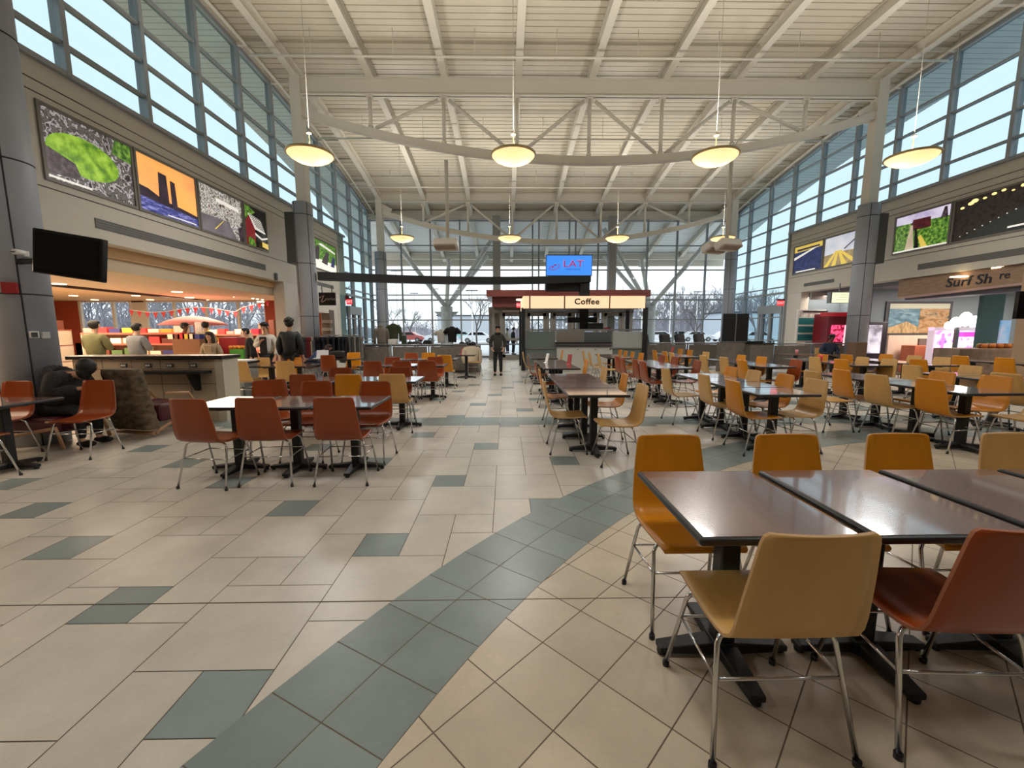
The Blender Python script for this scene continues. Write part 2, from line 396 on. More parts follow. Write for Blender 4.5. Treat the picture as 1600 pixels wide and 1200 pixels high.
# ---- clerestory glass walls
YM = [7.54 + 1.589 * k for k in range(-10, 10)] + [YB - .05]
BZ = [8.10, 7.44, 6.77, 6.11, 5.44, 4.78, 4.11, 3.40, 3.13, 2.06, 1.0]
def side_window(idx, xw, sx, yend):
    w = empty('window_%d' % idx, (xw, 0, 0), kind='structure')
    f = MB()
    for yy in YM:
        if yy < YF or yy > YB: continue
        z0 = 5.62 if yy < yend - .1 else 0
        f.box(-.09, .09, yy - .045, yy + .045, z0, head(yy) + .02)
    for z in BZ:
        y0 = YF if z > 5.62 else yend
        # clip each bar where it meets the sloping head
        y1 = YB; yl = YF
        if z > 5.62 or True:
            if head(YB) < z: y1 = 10.5 + math.sqrt((9.08 - z) / .0095)
            if head(y0) < z: yl = 10.5 - math.sqrt((9.08 - z) / .0095); y0 = max(y0, yl)
        t = .05 if z != 3.13 else .09
        f.box(-.06, .06, y0, y1, z - t / 2, z + t / 2)
    f.box(-.08, .08, YF, yend, 5.60, 5.68); f.box(-.08, .08, yend, YB, 0, .1)
    hp = [(0, yy, head(yy)) for yy in [YF + (YB - YF) * k / 30 for k in range(31)]]
    f.sweep(hp, .16, .10)
    f.build('mullions', M_mull, w)
    p = MB()
    ys = [yy for yy in YM if YF <= yy <= YB]
    for a, b in zip(ys[:-1], ys[1:]):
        z0 = 5.66 if b <= yend + .3 else .05
        p.prism([(-.006, a, z0), (-.006, b, z0), (-.006, b, head(b)), (-.006, a, head(a))], (.012, 0, 0))
    p.build('panes', G_side, w)
    h = MB(); h.sweep([(0, q[1], (head(q[1]) + deck(q[1])) / 2 + .1) for q in hp], .2, .28); h.build('head_closure', M_ceil, w)
    return w
side_window(1, XL, 1, 19.4); side_window(2, XR, -1, 18.75)
# ---- end wall glass
w = empty('window_3', (0, YB, 0), kind='structure'); f = MB()
BX = [XL, -5.55, -3.98, -2.41, 1.47, 1.81, 3.44, 3.78, 5.0, 7.66, 9.26, 10.86, XR]
for x in BX: f.box(x - .035, x + .035, -.07, .07, 0, 7.4)
for z, t in ((7.26, .06), (5.99, .06), (4.72, .06), (3.40, .05), (3.13, .09), (2.06, .06), (.74, .07), (.05, .12)): f.box(XL, XR, -.06, .06, z - t / 2, z + t / 2)
f.build('mullions', M_mull, w)
p = MB(); xs = sorted(BX)
for a, b in zip(xs[:-1], xs[1:]): p.box(a, b, -.006, .006, .05, 7.4)
p.build('panes', G_back, w)
for x in (-.45, 5.68):
    c = MB(); c.box(x - .2, x + .2, YB - .5, YB - .1, 0, 7.4); tag(c.build('column', mat('steel_post_grey', (156, 156, 152), .5)), 'square grey steel post at the end wall %s the coffee kiosk' % ('left of' if x < 0 else 'behind'), 'column', kind='structure')

# ---- bulkhead walls over the shops
def bulkhead(name, xw, sx, yend):
    b = MB(); b.box(xw, xw - sx * .35, YF, yend, 3.06, 5.60)
    o = b.build(name, M_beige); tag(o, kind='structure')
    s = MB()
    for z in (3.72, 5.12, 5.30): s.box(xw + sx * .003, xw - sx * .01, YF, yend, z - .008, z + .008)
    s.build('reveal_joint', M_seam, o)
    return o
bulkhead('wall_left', XL, 1, 19.35); bulkhead('wall_right', XR, -1, 18.7)
# end returns of the bulkheads
r = MB(); r.box(XL - .35, XL - .02, 17.45, 19.3, 0, 3.06); r.box(XL - .35, XL, 14.0, 16.1, 0, 3.06); r.box(XL - .35, XL, 16.1, 17.45, 2.2, 3.06); tag(r.build('wall_left_end', M_beige2), kind='structure')
r = MB(); r.box(XR + .02, XR + .35, 17.75, 18.65, 0, 3.06); tag(r.build('wall_right_end', M_beige2), kind='structure')
r = MB(); r.box(XL - .4, XR + .4, YF - .2, YF, 0, 9.4); r.box(-23.6, XL - .4, YF - .2, YF, 0, 3.06); r.box(XR + .4, 21.2, YF - .2, YF, 0, 3.06); tag(r.build('wall_back_unseen', M_beige), kind='structure')  # unseen wall, added to close the open end against light from behind
# ================================================================== pendants, speakers
def bowl_mat():
    m = bpy.data.materials.new('lit_alabaster_bowl'); m.use_nodes = True; nt = m.node_tree
    for n in list(nt.nodes): nt.nodes.remove(n)
    o = nt.nodes.new('ShaderNodeOutputMaterial'); t = nt.nodes.new('ShaderNodeBsdfTranslucent'); d = nt.nodes.new('ShaderNodeBsdfDiffuse'); e = nt.nodes.new('ShaderNodeEmission'); x = nt.nodes.new('ShaderNodeMixShader'); a = nt.nodes.new('ShaderNodeAddShader')
    t.inputs[0].default_value = (.95, .80, .58, 1); d.inputs[0].default_value = (.8, .72, .58, 1); e.inputs[0].default_value = (1, .70, .38, 1); e.inputs[1].default_value = .42; x.inputs[0].default_value = .35
    nt.links.new(t.outputs[0], x.inputs[1]); nt.links.new(d.outputs[0], x.inputs[2]); nt.links.new(x.outputs[0], a.inputs[0]); nt.links.new(e.outputs[0], a.inputs[1]); nt.links.new(a.outputs[0], o.inputs[0])
    return m
M_bowl = bowl_mat()
M_brass = mat('pale_brass', (206, 186, 140), 0.35, 0.6)
def pendant(x, y, label, z=5.02, lit=True, power=65):
    t = empty('pendant_lamp', (x, y, z), label, 'lamp', group=None)
    b = MB(); b.lathe([(0.02, 0), (.16, .012), (.29, .05), (.40, .11), (.455, .165), (.46, .18)], n=40); b.build('glass_bowl', M_bowl if lit else M_ceil, t)
    r = MB(); r.lathe([(.455, .172), (.49, .178), (.49, .192), (.455, .20), (.44, .19)], n=40); r.lathe([(.455, .202), (.485, .206), (.48, .218), (.45, .215)], n=40); r.build('rim', M_brass, t)
    s = MB(); s.cyl((0, 0), .012, .05, .62, 8); s.cyl((0, 0), .05, .60, .63, 14); s.cyl((0, 0), .03, .02, .06, 10); s.build('stem', M_brass, t)
    c = MB(); c.cyl((0, 0), .006, .6, deck(y) - z - .05, 6); c.build('cable', M_ceil, t)
    if lit:
        ld = bpy.data.lights.new('uplight', 'AREA'); ld.shape = 'DISK'; ld.size = .7; ld.energy = power; ld.color = (1, .95, .87); ld.spread = math.radians(150)
        lo = bpy.data.objects.new('uplight', ld); COL.objects.link(lo); lo.parent = t; lo.location = (0, 0, .24); lo.rotation_euler = (PI, 0, 0)
        l2 = bpy.data.lights.new('downlight', 'AREA'); l2.shape = 'DISK'; l2.size = .86; l2.energy = power * 1.15; l2.color = (1, .985, .96)
        l3 = bpy.data.objects.new('downlight', l2); COL.objects.link(l3); l3.parent = t; l3.location = (0, 0, -.03)
        for sx in (-.15, .17): l4 = bpy.data.lights.new('bulb', 'POINT'); l4.energy = 7; l4.color = (1, .84, .6); l4.shadow_soft_size = .06; l5 = bpy.data.objects.new('bulb', l4); COL.objects.link(l5); l5.parent = t; l5.location = (sx, .05, .16)
    return t
PX = (-4.15, .185, 4.56, 8.88)
for k, x in enumerate(PX):
    pendant(x, 9.52, 'lit bowl pendant of the larger nearer row, %s' % ('leftmost, in front of the left glass wall', 'second from left, over the aisle', 'third from left, under the truss chord', 'rightmost, before the right glass wall')[k])
    pendant(x, 17.5, 'small far bowl pendant, %s' % ('leftmost of the far row', 'above the aisle end, left of the blue screen', 'right of the blue screen', 'half hidden behind the right speaker box')[k])
    pendant(x, 1.55, power=34, label='unseen bowl pendant added over the viewer for light, number %s' % ('one', 'two', 'three', 'four')[k])  # unseen row of pendants, added to light the near end of the hall
M_spk = mat('speaker_cream', (206, 198, 184), 0.5)
def speaker(x, label, twin):
    t = empty('ceiling_speaker', (x, D1 - .05, 0), label, 'speaker')
    p = MB(); p.cyl((0, 0), .055, 4.25, 6.6, 12); p.build('drop_pole', M_ceil, t)
    for k in ((0, 1) if twin else (0,)):
        b = MB(); cx, cyy = (-.18 * k - .03, .5 * k - .1); a = -.12 if not twin else .25
        R = Euler((-.35, 0, a)).to_matrix()
        b.obox((cx, cyy - .06, 4.10), (.74, .40, .26), R); bb = b.build('cabinet', M_spk, t); bevel(bb, .06, 3)
        gph = MB(); gph.obox(Vector((cx, cyy - .06, 4.10)) + R @ Vector((0, -.10, -.14)), (.64, .24, .05), R); gph.build('grille', mat('speaker_grille', (150, 132, 118), .8), t)
speaker(-1.78, 'cream speaker box hanging on a pole left of the aisle', False)
speaker(6.95, 'twin cream speaker boxes hanging on a pole at right', True)

# ================================================================== tables
def table_base(t, h=.70):
    c = MB(); c.obox((0, 0, h / 2 + .02), (.085, .085, h - .04)); bevel(c.build('column', M_black, t), .012, 2)
    b = MB()
    for a in range(4):
        dx, dy = ((1, 0), (0, 1), (-1, 0), (0, -1))[a]; px, py = -dy, dx
        L, w0, w1 = .29, .045, .032
        top = [(dx * .03 + px * w0, dy * .03 + py * w0, .075), (dx * .03 - px * w0, dy * .03 - py * w0, .075), (dx * L - px * w1, dy * L - py * w1, .045), (dx * L + px * w1, dy * L + py * w1, .045)]
        bot = [(x, y, .018) for x, y, z in top]
        b.add(bot + top, [(0, 3, 2, 1), (4, 5, 6, 7), (0, 1, 5, 4), (1, 2, 6, 5), (2, 3, 7, 6), (3, 0, 4, 7)])
        b.cyl((dx * (L - .02), dy * (L - .02)), .022, 0, .03, 10)
    b.box(-.055, .055, -.055, .055, .018, .08)
    bevel(b.build('cross_foot', M_black, t), .006, 2)
    s = MB(); s.beam((-.26, 0, h), (.26, 0, h), .05, .03); s.beam((0, -.2, h), (0, .2, h), .05, .03); s.build('top_bracket', M_black, t)
def make_table(name='cafe_table', w=.72, d=.595):
    t = empty(name, (0, 0, 0))
    e = MB(); e.box(-w / 2, w / 2, -d / 2, d / 2, .704, .735); bevel(e.build('edge_band', M_rub, t), .013, 4)
    l = MB(); i = .016; l.box(-w / 2 + i, w / 2 - i, -d / 2 + i, d / 2 - i, .730, .7365); l.build('tabletop', M_lam, t)
    table_base(t)
    return t
PROTO_T = make_table(); used_t = []
ORD = ['first', 'second', 'third', 'fourth', 'fifth', 'sixth']
def place_table(x, y, rz, label, group):
    o = PROTO_T if not used_t else copy_tree(PROTO_T)
    used_t.append(o); o.location = (x, y, 0); o.rotation_euler = (0, 0, rz); tag(o, label, 'table', group)
    return o
# blocks of tables that run away from the viewer: name, centre x, near edge y, count, pitch
BL = {'A1': ('front aisle block', 1.065, 4.66, 4), 'A2': ('middle aisle block', 1.10, 8.04, 4), 'A3': ('rear aisle block', 1.05, 11.1, 4),
      'B1': ('front second-column block', 3.24, 4.63, 4), 'B2': ('middle second-column block', 3.30, 8.02, 4), 'B3': ('rear second-column block', 3.15, 11.15, 3),
      'C1': ('front third-column block', 5.62, 4.65, 4), 'C2': ('middle third-column block', 5.50, 8.28, 4), 'C3': ('rear third-column block', 5.12, 11.42, 4),
      'D1': ('front fourth-column block', 7.45, 4.65, 4), 'D2': ('middle fourth-column block', 7.62, 8.44, 4),
      'E2': ('fifth-column block', 9.10, 8.45, 4), 'F2': ('last block before the surf shop', 11.36, 8.45, 3)}
for k, (nm, cx, y0, n) in BL.items():
    for i in range(n):
        place_table(cx, y0 + .30 + .603 * i, 0, 'mahogany cafe table, %s from the viewer in the %s' % (ORD[i], nm), 'tables in the ' + nm)
ROWS = {'L1': ('nearest left row', -3.13, 4.35, 3), 'L2': ('second left row', -3.13, 6.37, 3), 'L3': ('third left row', -3.13, 9.10, 3), 'L4': ('fourth left row', -3.10, 11.07, 3),
        'M1': ('row under the white-jacketed person', -5.40, 9.12, 2), 'M2': ('row by the clothing racks', -5.15, 11.35, 2), 'H': ('foreground row', .68, 1.73, 4)}
for k, (nm, x0, yc, n) in ROWS.items():
    p = .635 if k == 'H' else .613
    for i in range(n):
        place_table(x0 + p * (i + .5) - (.018 if k == 'H' else 0), yc, PI / 2, 'mahogany cafe table, %s from left in the %s' % (ORD[i], nm), 'tables in the ' + nm)
place_table(-5.32, 4.42, 0, 'brown cafe table cut by the left edge, beside terracotta chairs', None)
place_table(-1.22, 13.0, PI / 2, 'far left cafe table beside the chair with a jacket', None)
# ================================================================== chairs
def shell_mesh(m):
    prof = [(.212, .428), (.214, .442), (.200, .453), (.15, .452), (.06, .446), (-.04, .442), (-.12, .444), (-.172, .455), (-.205, .480), (-.222, .515), (-.232, .56), (-.244, .63), (-.256, .70), (-.268, .78), (-.276, .835), (-.280, .858), (-.2815, .868)]
    wid = [.385, .396, .402, .408, .414, .418, .420, .422, .423, .422, .418, .406, .392, .374, .361, .348, .318]
    n = 8; A = []; B = []
    for i, ((y, z), w) in enumerate(zip(prof, wid)):
        a = prof[max(0, i - 1)]; b = prof[min(len(prof) - 1, i + 1)]
        ty, tz = b[0] - a[0], b[1] - a[1]; L = math.hypot(ty, tz); ny, nz = -tz / L, ty / L     # points to the sitter's underside
        back = max(0, min(1, (z - .48) / .2)); seat = 1 - max(0, min(1, (z - .45) / .1))
        ra, rb = [], []
        for k in range(n + 1):
            u = -1 + 2 * k / n; x = u * w / 2; bow = (1 - u * u) * (.022 * back)
            dish = -(1 - u * u) * .008 * seat if y < .18 else 0
            ra.append((x, y - bow, z + dish)); rb.append((x, y - bow + ny * .0115, z + dish + nz * .0115))
        A.append(ra); B.append(rb)
    vs = [p for r in A for p in r] + [p for r in B for p in r]; N = (n + 1); o = N * len(prof); fs = []; edge = []
    for i in range(len(prof) - 1):
        for k in range(n):
            a = i * N + k; fs.append((a, a + N, a + N + 1, a + 1)); fs.append((o + a, o + a + 1, o + a + N + 1, o + a + N))
        for k in (0, n):
            a = i * N + k; q = (a, o + a, o + a + N, a + N); edge.append(q if k == 0 else tuple(reversed(q)))
    for k in range(n):
        edge.append((k, k + 1, o + k + 1, o + k)); t = (len(prof) - 1) * N + k; edge.append((t, o + t, o + t + 1, t + 1))
    b = MB(); b.add(vs, fs, True); b.mat(1); b.f += edge; b.m += [1] * len(edge); b.s += [False] * len(edge)
    return b
def leg_mb(sx, front):
    b = MB(); yt, yf = (.10, .215) if front else (-.12, -.222); xt, xf = (.165, .236) if front else (.165, .246)
    pts = [(0 * sx, yt, .428), (xt * sx * .75, yt, .428), (xt * sx, yt * 1.02, .425), ((xt + .03) * sx, yt + (yf - yt) * .06, .410), ((xt + .042) * sx, yt + (yf - yt) * .12, .385), (xf * sx, yf, .012)]
    b.tube(pts, .0095, 8); b.mat(1).cyl((xf * sx, yf), .014, 0, .022, 10)
    return b
def lerp(a, b, t): return tuple(p + (q - p) * t for p, q in zip(a, b))
def stretch_mb():
    b = MB(); f = lambda sx: lerp((.236 * sx, .215, .012), (.207 * sx, .114, .385), .74); r = lambda sx: lerp((.246 * sx, -.222, .012), (.207 * sx, -.132, .385), .70)
    b.tube([f(-1), f(1)], .006, 6); b.tube([r(-1), r(1)], .006, 6)
    for sx in (-1, 1): b.tube([f(sx), r(sx)], .006, 6)
    return b
PROTO_C = {}
for col in 'ytr':
    t = empty('dining_chair', (0, 0, 0))
    shell_mesh(None).build('seat_shell', [M_ch[col], M_ply if col != 'r' else mat('cherry_edge', (150, 92, 62), .5)], t, fix=True)
    if col == 'y':
        legs = [leg_mb(sx, fr).build('leg', [M_chrome, M_rub], t) for sx in (-1, 1) for fr in (True, False)]; legs.append(stretch_mb().build('stretcher', M_chrome, t))
    else:
        for l in legs:
            c = l.copy(); COL.objects.link(c); c.parent = t
    PROTO_C[col] = t
used_c = set()
CN = {'y': 'amber', 't': 'pale beech', 'r': 'cherry-red'}
def chair(col, x, y, face, label, group, dz=0.0):
    o = PROTO_C[col] if col not in used_c else copy_tree(PROTO_C[col]); used_c.add(col)
    rz = {'N': 0, 'S': PI, 'E': -PI / 2, 'W': PI / 2}[face] + dz
    o.location = (x, y, 0); o.rotation_euler = (0, 0, rz); return tag(o, label, 'chair', group)
K = .967       # tops were measured for a slightly lower back
CH = {'A1': {'E': [('t', .50, 5.21), ('y', .57, 6.71)], 'W': [('t', 1.56, 4.72), ('y', 1.69, 5.92), ('t', 1.65, 6.95)]},
      'A2': {'E': [('r', .62, 8.42), ('r', .56, 10.1)], 'W': [('y', 1.73, 8.94)]},
      'A3': {'E': [('t', .53, 12.2)], 'W': [('y', 1.80, 13.3)]},
      'B1': {'E': [('t', 2.83, 5.10 + .75), ('y', 2.84, 5.10), ('t', 2.65, 6.81)], 'W': [('t', 3.92, 5.17), ('y', 3.95, 5.82), ('t', 3.86, 6.42), ('y', 3.85, 7.05)]},
      'B2': {'E': [('r', 2.80, 8.45), ('r', 2.83, 9.05), ('r', 2.72, 9.65), ('r', 2.75, 10.25)], 'W': [('r', 3.99, 8.64), ('r', 3.98, 9.75), ('r', 3.93, 10.45)]},
      'B3': {'E': [('t', 2.56, 11.4), ('t', 2.45, 12.1), ('t', 2.42, 12.9)], 'W': [('y', 3.78, 11.6), ('y', 3.73, 12.25), ('y', 3.70, 12.85), ('y', 3.71, 13.5)]},
      'C1': {'E': [('y', 5.38, 5.15), ('t', 5.22, 5.75), ('y', 5.30, 6.45), ('t', 4.68, 6.24)], 'W': [('t', 6.55, 4.85), ('y', 6.58, 5.46), ('y', 6.47, 6.06)]},
      'C2': {'E': [('y', 4.99, 8.69), ('t', 5.10, 9.65), ('t', 4.97, 10.40)], 'W': [('r', 6.14, 8.73), ('y', 6.04, 9.75), ('y', 5.95, 10.45)]},
      'C3': {'E': [('t', 4.73, 11.8), ('y', 4.80, 12.5), ('y', 4.74, 13.2)], 'W': [('t', 5.80, 12.01), ('y', 5.90, 13.3), ('y', 5.93, 14.1)]},
      'D1': {'E': [('t', 7.18, 5.85), ('t', 7.21, 7.25)], 'W': [('t', 8.07, 7.10)]},
      'D2': {'E': [('y', 7.22, 8.85), ('t', 7.18, 9.55)], 'W': [('t', 8.25, 8.84), ('t', 8.22, 9.5), ('y', 8.22, 10.71)]},
      'E2': {'E': [('y', 8.80, 8.75), ('y', 8.72, 10.53)], 'W': [('t', 9.95, 9.35), ('t', 9.92, 9.98), ('y', 9.80, 10.6)]},
      'F2': {'E': [('y', 11.10, 9.10), ('y', 10.95, 9.87)], 'W': []}}
for k, sd in CH.items():
    nm, cx, y0, n = BL[k]
    for side, lst in sd.items():
        for i, (c, tx, ty) in enumerate(sorted(lst, key=lambda q: q[2])):
            x = tx * K + (.27 if side == 'E' else -.27); y = ty * K
            w = 'left' if side == 'E' else 'right'; away = k == 'C1' and tx < 5
            lab = '%s plywood chair, %s from viewer, %s side of %s' % (CN[c], ORD[i], w, nm)
            if away: lab = 'pale beech plywood chair standing pulled away left of the front third-column tables'
            chair(c, x, y, side, lab, 'plywood chairs around the ' + nm, random.uniform(-.05, .05))
LR = {'L1': {'N': [('r', -2.90, 3.86), ('r', -2.36, 3.92), ('r', -1.63, 3.92)], 'S': [('r', -2.88, 5.36), ('r', -2.35, 5.17), ('r', -1.62, 5.12)]},
      'L2': {'N': [('r', -2.95, 6.08), ('y', -2.28, 6.05), ('t', -1.66, 6.06)], 'S': [('r', -2.80, 7.10), ('r', -1.83, 7.17)]},
      'L3': {'N': [('r', -2.77, 8.74), ('r', -2.17, 8.74), ('r', -1.64, 8.74)], 'S': [('r', -2.70, 9.98), ('r', -1.70, 10.05)]},
      'L4': {'N': [('y', -1.58, 10.85)], 'S': [('r', -2.70, 11.95), ('y', -2.20, 11.98)]},
      'M1': {'N': [('t', -5.55, 8.78), ('t', -4.64, 8.84)], 'S': [('t', -5.79, 9.98), ('y', -5.02, 9.95)]},
      'M2': {'N': [('r', -4.62, 10.95)], 'S': [('y', -4.45, 12.30)]}}
for k, sd in LR.items():
    nm = ROWS[k][0]
    for side, lst in sd.items():
        for i, (c, tx, ty) in enumerate(sorted(lst, key=lambda q: q[1])):
            y = ty * K + (.265 if side == 'N' else -.265)
            lab = '%s plywood chair, %s from left, %s side of %s' % (CN[c], ORD[i], 'near' if side == 'N' else 'far', nm)
            chair(c, tx * K, y, side, lab, 'plywood chairs around the ' + nm, random.uniform(-.04, .04) - (.12 if k == 'L1' and side == 'N' and i == 0 else 0) + (.5 if k == 'L1' and side == 'S' and i == 0 else 0))
chair('t', .935, 1.44, 'N', 'pale beech chair with its back to the viewer, at the nearest table corner', 'plywood chairs around the foreground row', 0)
chair('r', 1.60, 1.45, 'N', 'dark cherry-red chair cut off by the right edge, in the foreground', 'plywood chairs around the foreground row', -.05)
for i, (c, x) in enumerate((('y', .93), ('y', 1.61), ('y', 2.26), ('t', 2.93))):
    chair(c, x, 2.03, 'S', '%s plywood chair facing the viewer, %s from left behind the foreground tables' % (CN[c], ORD[i]), 'plywood chairs around the foreground row', 0)
# far-left corner table
chair('r', -5.95, 4.86, 'S', 'terracotta chair behind the far-left table, cut by the left edge', None, 0)
chair('r', -5.03, 4.93, 'S', 'terracotta chair with shiny seat, right of the person in dark fur', None, .06)
chair('r', -5.22, 4.00, 'N', 'chair at bottom left of which only chrome legs show', None, 0)
chair('r', -5.62, 12.05, 'E', 'cherry-red chair under the bending person in blue', None, .2)
chair('t', at(1285, 560, Y=13.9).x, 13.75, 'S', 'plywood chair under the seated person in navy at right', None, 0)
JC = chair('t', -1.05, 13.75, 'S', 'plywood chair at the aisle end with a pale jacket over it', None, .3)
# ================================================================== helpers for pixel rectangles on a lateral plane
def rc(px0, py0, px1, py1, Y):
    a, b = at(px0, py0, Y=Y), at(px1, py1, Y=Y); return a.x, b.x, b.z, a.z       # x0, x1, z0, z1
def rbox(mb, px0, py0, px1, py1, Y, d):
    x0, x1, z0, z1 = rc(px0, py0, px1, py1, Y); return mb.box(x0, x1, Y, Y + d, z0, z1)
M_glow = mat('lit_cream_panel', (250, 226, 190), .5, emit=(255, 210, 168), estr=.7)
M_red_sign = mat('red_exit_glow', (225, 60, 70), .5, emit=(255, 50, 62), estr=.8)
M_letters = mat('olive_brown_letters', (58, 56, 38), .8)
M_wood_red = mat('red_brown_veneer', (112, 50, 42), .4, var=.12, vscale=5, stretch=(.4, 1, 4))
M_frost = mat('frosted_panel', (104, 116, 114), .35)
M_frost2 = mat('hazy_glass_panel', (168, 172, 170), .3)
M_cab = mat('putty_cabinet', (196, 196, 186), .5)
M_stone = mat('speckled_grey_laminate', (112, 106, 98), .55, var=.22, vscale=9)
M_paper = mat('white_paper', (236, 234, 230), .7)
M_navy = mat('navy_cloth', (32, 42, 66), .8)
# ---- coffee kiosk
KY = 15.5
kx0, kx1 = at(820, 520, Y=KY).x, at(1005, 520, Y=KY).x
t = empty('coffee_kiosk', ((kx0 + kx1) / 2, KY + 1, 0), 'grey coffee kiosk with lit cream sign band and black corner posts', 'kiosk')
def kb(name, mb, m): return mb.build(name, m, t, loc=(-(kx0 + kx1) / 2, -KY - 1, 0))
for x in (kx0 - .06, kx1 + .06):
    for yy in (KY, KY + 2.3):
        b = MB(); b.box(x - .07, x + .07, yy - .07, yy + .07, 0, 2.3); kb('post', b, M_black)
x0, x1, z0, z1 = rc(818, 463, 1008, 482, KY)
b = MB(); b.box(x0 + .02, x1 - .02, KY - .1, KY + 2.45, z0 + .02, z1 - .01); kb('sign_box', b, mat('sign_box_dark', (64, 50, 44), .5))
cuts = [818, 827.5, 881, 951.5, 1006.5, 1008]
for a, c in zip([818, 828, 882, 952], [827, 881, 951, 1007]):
    b = MB(); b.box(at(a, 470, Y=KY).x + .015, at(c, 470, Y=KY).x - .015, KY - .14, KY - .1, z0, z1); kb('lit_panel', b, M_glow)
b = MB(); b.box(x0 - .02, x0 + .02, KY - .1, KY + 2.4, z0, z1); kb('lit_panel', b, M_glow)
cc = at(917, 471.5, Y=KY - .15); lettering('Coffee', .29, M_letters, t, (cc.x - (kx0 + kx1) / 2, -1.145, cc.z), FACE_CAM, 'sign_lettering', xscale=1.08, space=1.08, bold=.008)
# counter body: side glazed panels, middle cabinets
def kpanel(nm, r, m, y, d=.04): b = MB(); rbox(b, *r, y, d); return kb(nm, b, m)
xl, xr, zl, zh = rc(820, 516, 1004, 555, KY)
b = MB(); b.box(kx0, kx1, KY + .08, KY + .7, 0, .86); b.box(kx0, kx1, KY + 2.0, KY + 2.3, 0, 1.0); kb('counter_body', b, mat('kiosk_grey', (128, 130, 126), .5))
b = MB(); rbox(b, 820, 514.5, 1003, 516.5, KY + .06, .10); rbox(b, 822, 543.5, 868, 545.5, KY, .08); rbox(b, 953, 543.5, 1003, 545.5, KY, .08)
for px in (866.5, 956, 912): rbox(b, px - .8, 517, px + .8, 541 if px != 912 else 535, KY + .02, .05)
kb('metal_trim', b, M_steel)
kpanel('side_panel', (822, 518, 865.5, 543.5), M_frost, KY + .02); kpanel('side_panel', (957, 518, 1003, 543.5), M_frost2, KY + .02)
kpanel('lower_panel', (822, 545.5, 868, 566), M_frost, KY + .05); kpanel('lower_panel', (953, 545.5, 1003, 566), M_frost, KY + .05)
kpanel('display_panel', (869, 517, 911, 534.5), mat('satin_steel', (150, 146, 140), .3, .6), KY + .03); kpanel('display_panel', (913, 519, 955, 534.5), mat('dark_display', (84, 92, 94), .3), KY + .03)
b = MB(); rbox(b, 868, 534.8, 956, 537, KY - .12, .3); rbox(b, 869, 540, 955, 541.2, KY - .06, .2); kb('ledge', b, M_black)
b = MB(); rbox(b, 869, 537, 955, 540, KY - .02, .2); kb('outlet_strip', b, M_steel)
for a, c in ((870, 905), (905.5, 933), (933.5, 956)):
    d = kpanel('cabinet_door', (a, 542.5, c, 580), M_cab, KY + .03)
    b = MB(); p = at(c - 2.5, 546.5, Y=KY + .02); b.ball((p.x, KY + .02, p.z), .02); h = b.build('knob', M_black, d)
# coffee machines and central dark tower on the counter
b = MB(); rbox(b, 906, 480, 919, 517, KY + 1.2, .5); kb('tower', b, M_blackg)
b = MB(); rbox(b, 887, 496, 933, 504, KY + 1.0, .9); kb('tower_shelf', b, M_blackg)
tag(b and MB().box(0, .62, 0, .5, 0, .30).build('coffee_machine', M_black, None, loc=(at(918, 516, Y=16.6).x, 16.6, 1.46)), 'black coffee machine behind the kiosk counter right of the tower', 'coffee machine')
tag(rbox(MB(), 945, 512, 954, 516, 16.6, .15).build('cup_stack', mat('red_cup', (168, 34, 42), .5)), 'red box on the kiosk counter back ledge', 'box')
# ---- screen, black beam, dark plinth on the kiosk roof
SY = 16.2
x0, x1, z0, z1 = rc(853, 398, 925, 431, SY)
t = empty('wall_screen', ((x0 + x1) / 2, SY, z0), 'bright blue advertising screen on top of the coffee kiosk', 'screen')
w_, h_ = x1 - x0, z1 - z0
b = MB(); b.box(-w_ / 2, w_ / 2, 0, .08, 0, h_); b.build('case', M_black, t)
b = MB(); b.box(-w_ / 2 + .02, w_ / 2 - .02, -.006, .0, .02, h_ - .03); b.build('display', mat('blue_display', (40, 110, 220), .4, emit=(62, 140, 235), estr=.9), t)
M_logo = mat('magenta_logo', (150, 40, 90), .5, emit=(170, 45, 100), estr=.6); M_logo2 = mat('navy_logo', (30, 40, 130), .5, emit=(34, 50, 150), estr=.5); M_pink = mat('pink_logo', (226, 150, 200), .5, emit=(226, 140, 205), estr=.7)
lettering('LAT', .36, M_pink, t, (.16, -.008, .44), FACE_CAM, 'logo_lettering_outline', .002, xscale=1.28); lettering('LAT', .34, M_logo, t, (.16, -.012, .43), FACE_CAM, 'logo_lettering', .002, xscale=1.3)
lettering('EASTSIDE', .09, M_logo2, t, (.17, -.010, .235), FACE_CAM, 'logo_subline', .002, xscale=1.2, space=1.2)
b = MB(); b.tube([(-.55 + .16 * math.cos(a) * 1.2, -.01, .33 + .10 * math.sin(a) + .05 * math.cos(a)) for a in [PI * .75 + k * PI * 1.5 / 12 for k in range(13)]], .012, 6); b.ball((-.52, -.01, .40), (.05, .008, .03)); b.ball((-.62, -.01, .33), (.05, .008, .03)); b.build('logo_mark', M_logo, t)
t = empty('overhead_beam', (0, 0, 0), 'long black overhead beam from the left column to the kiosk', 'beam')
b = MB(); p0, p1 = at(497, 431.5, Y=13.55), at(921, 436, Y=SY - .1); b.sweep([p0.lerp(p1, k / 12) + Vector((0, 0, -.10 * math.sin(PI * k / 12))) for k in range(13)], .26, .25); b.build('span', M_black, t)
b = MB(); x0, x1, z0, z1 = rc(907, 431, 921, 463, SY - .12); b.box(x0, x1, SY - .14, SY + .2, z0, z1); b.build('drop', M_black, t)
x0, x1, z0, z1 = rc(853, 432, 907, 454, SY + .02); tag(MB().box(x0, x1, SY, SY + .5, z0, z1).build('screen_plinth', mat('charcoal', (34, 31, 31), .6)), 'dark plinth box under the blue screen', 'plinth')
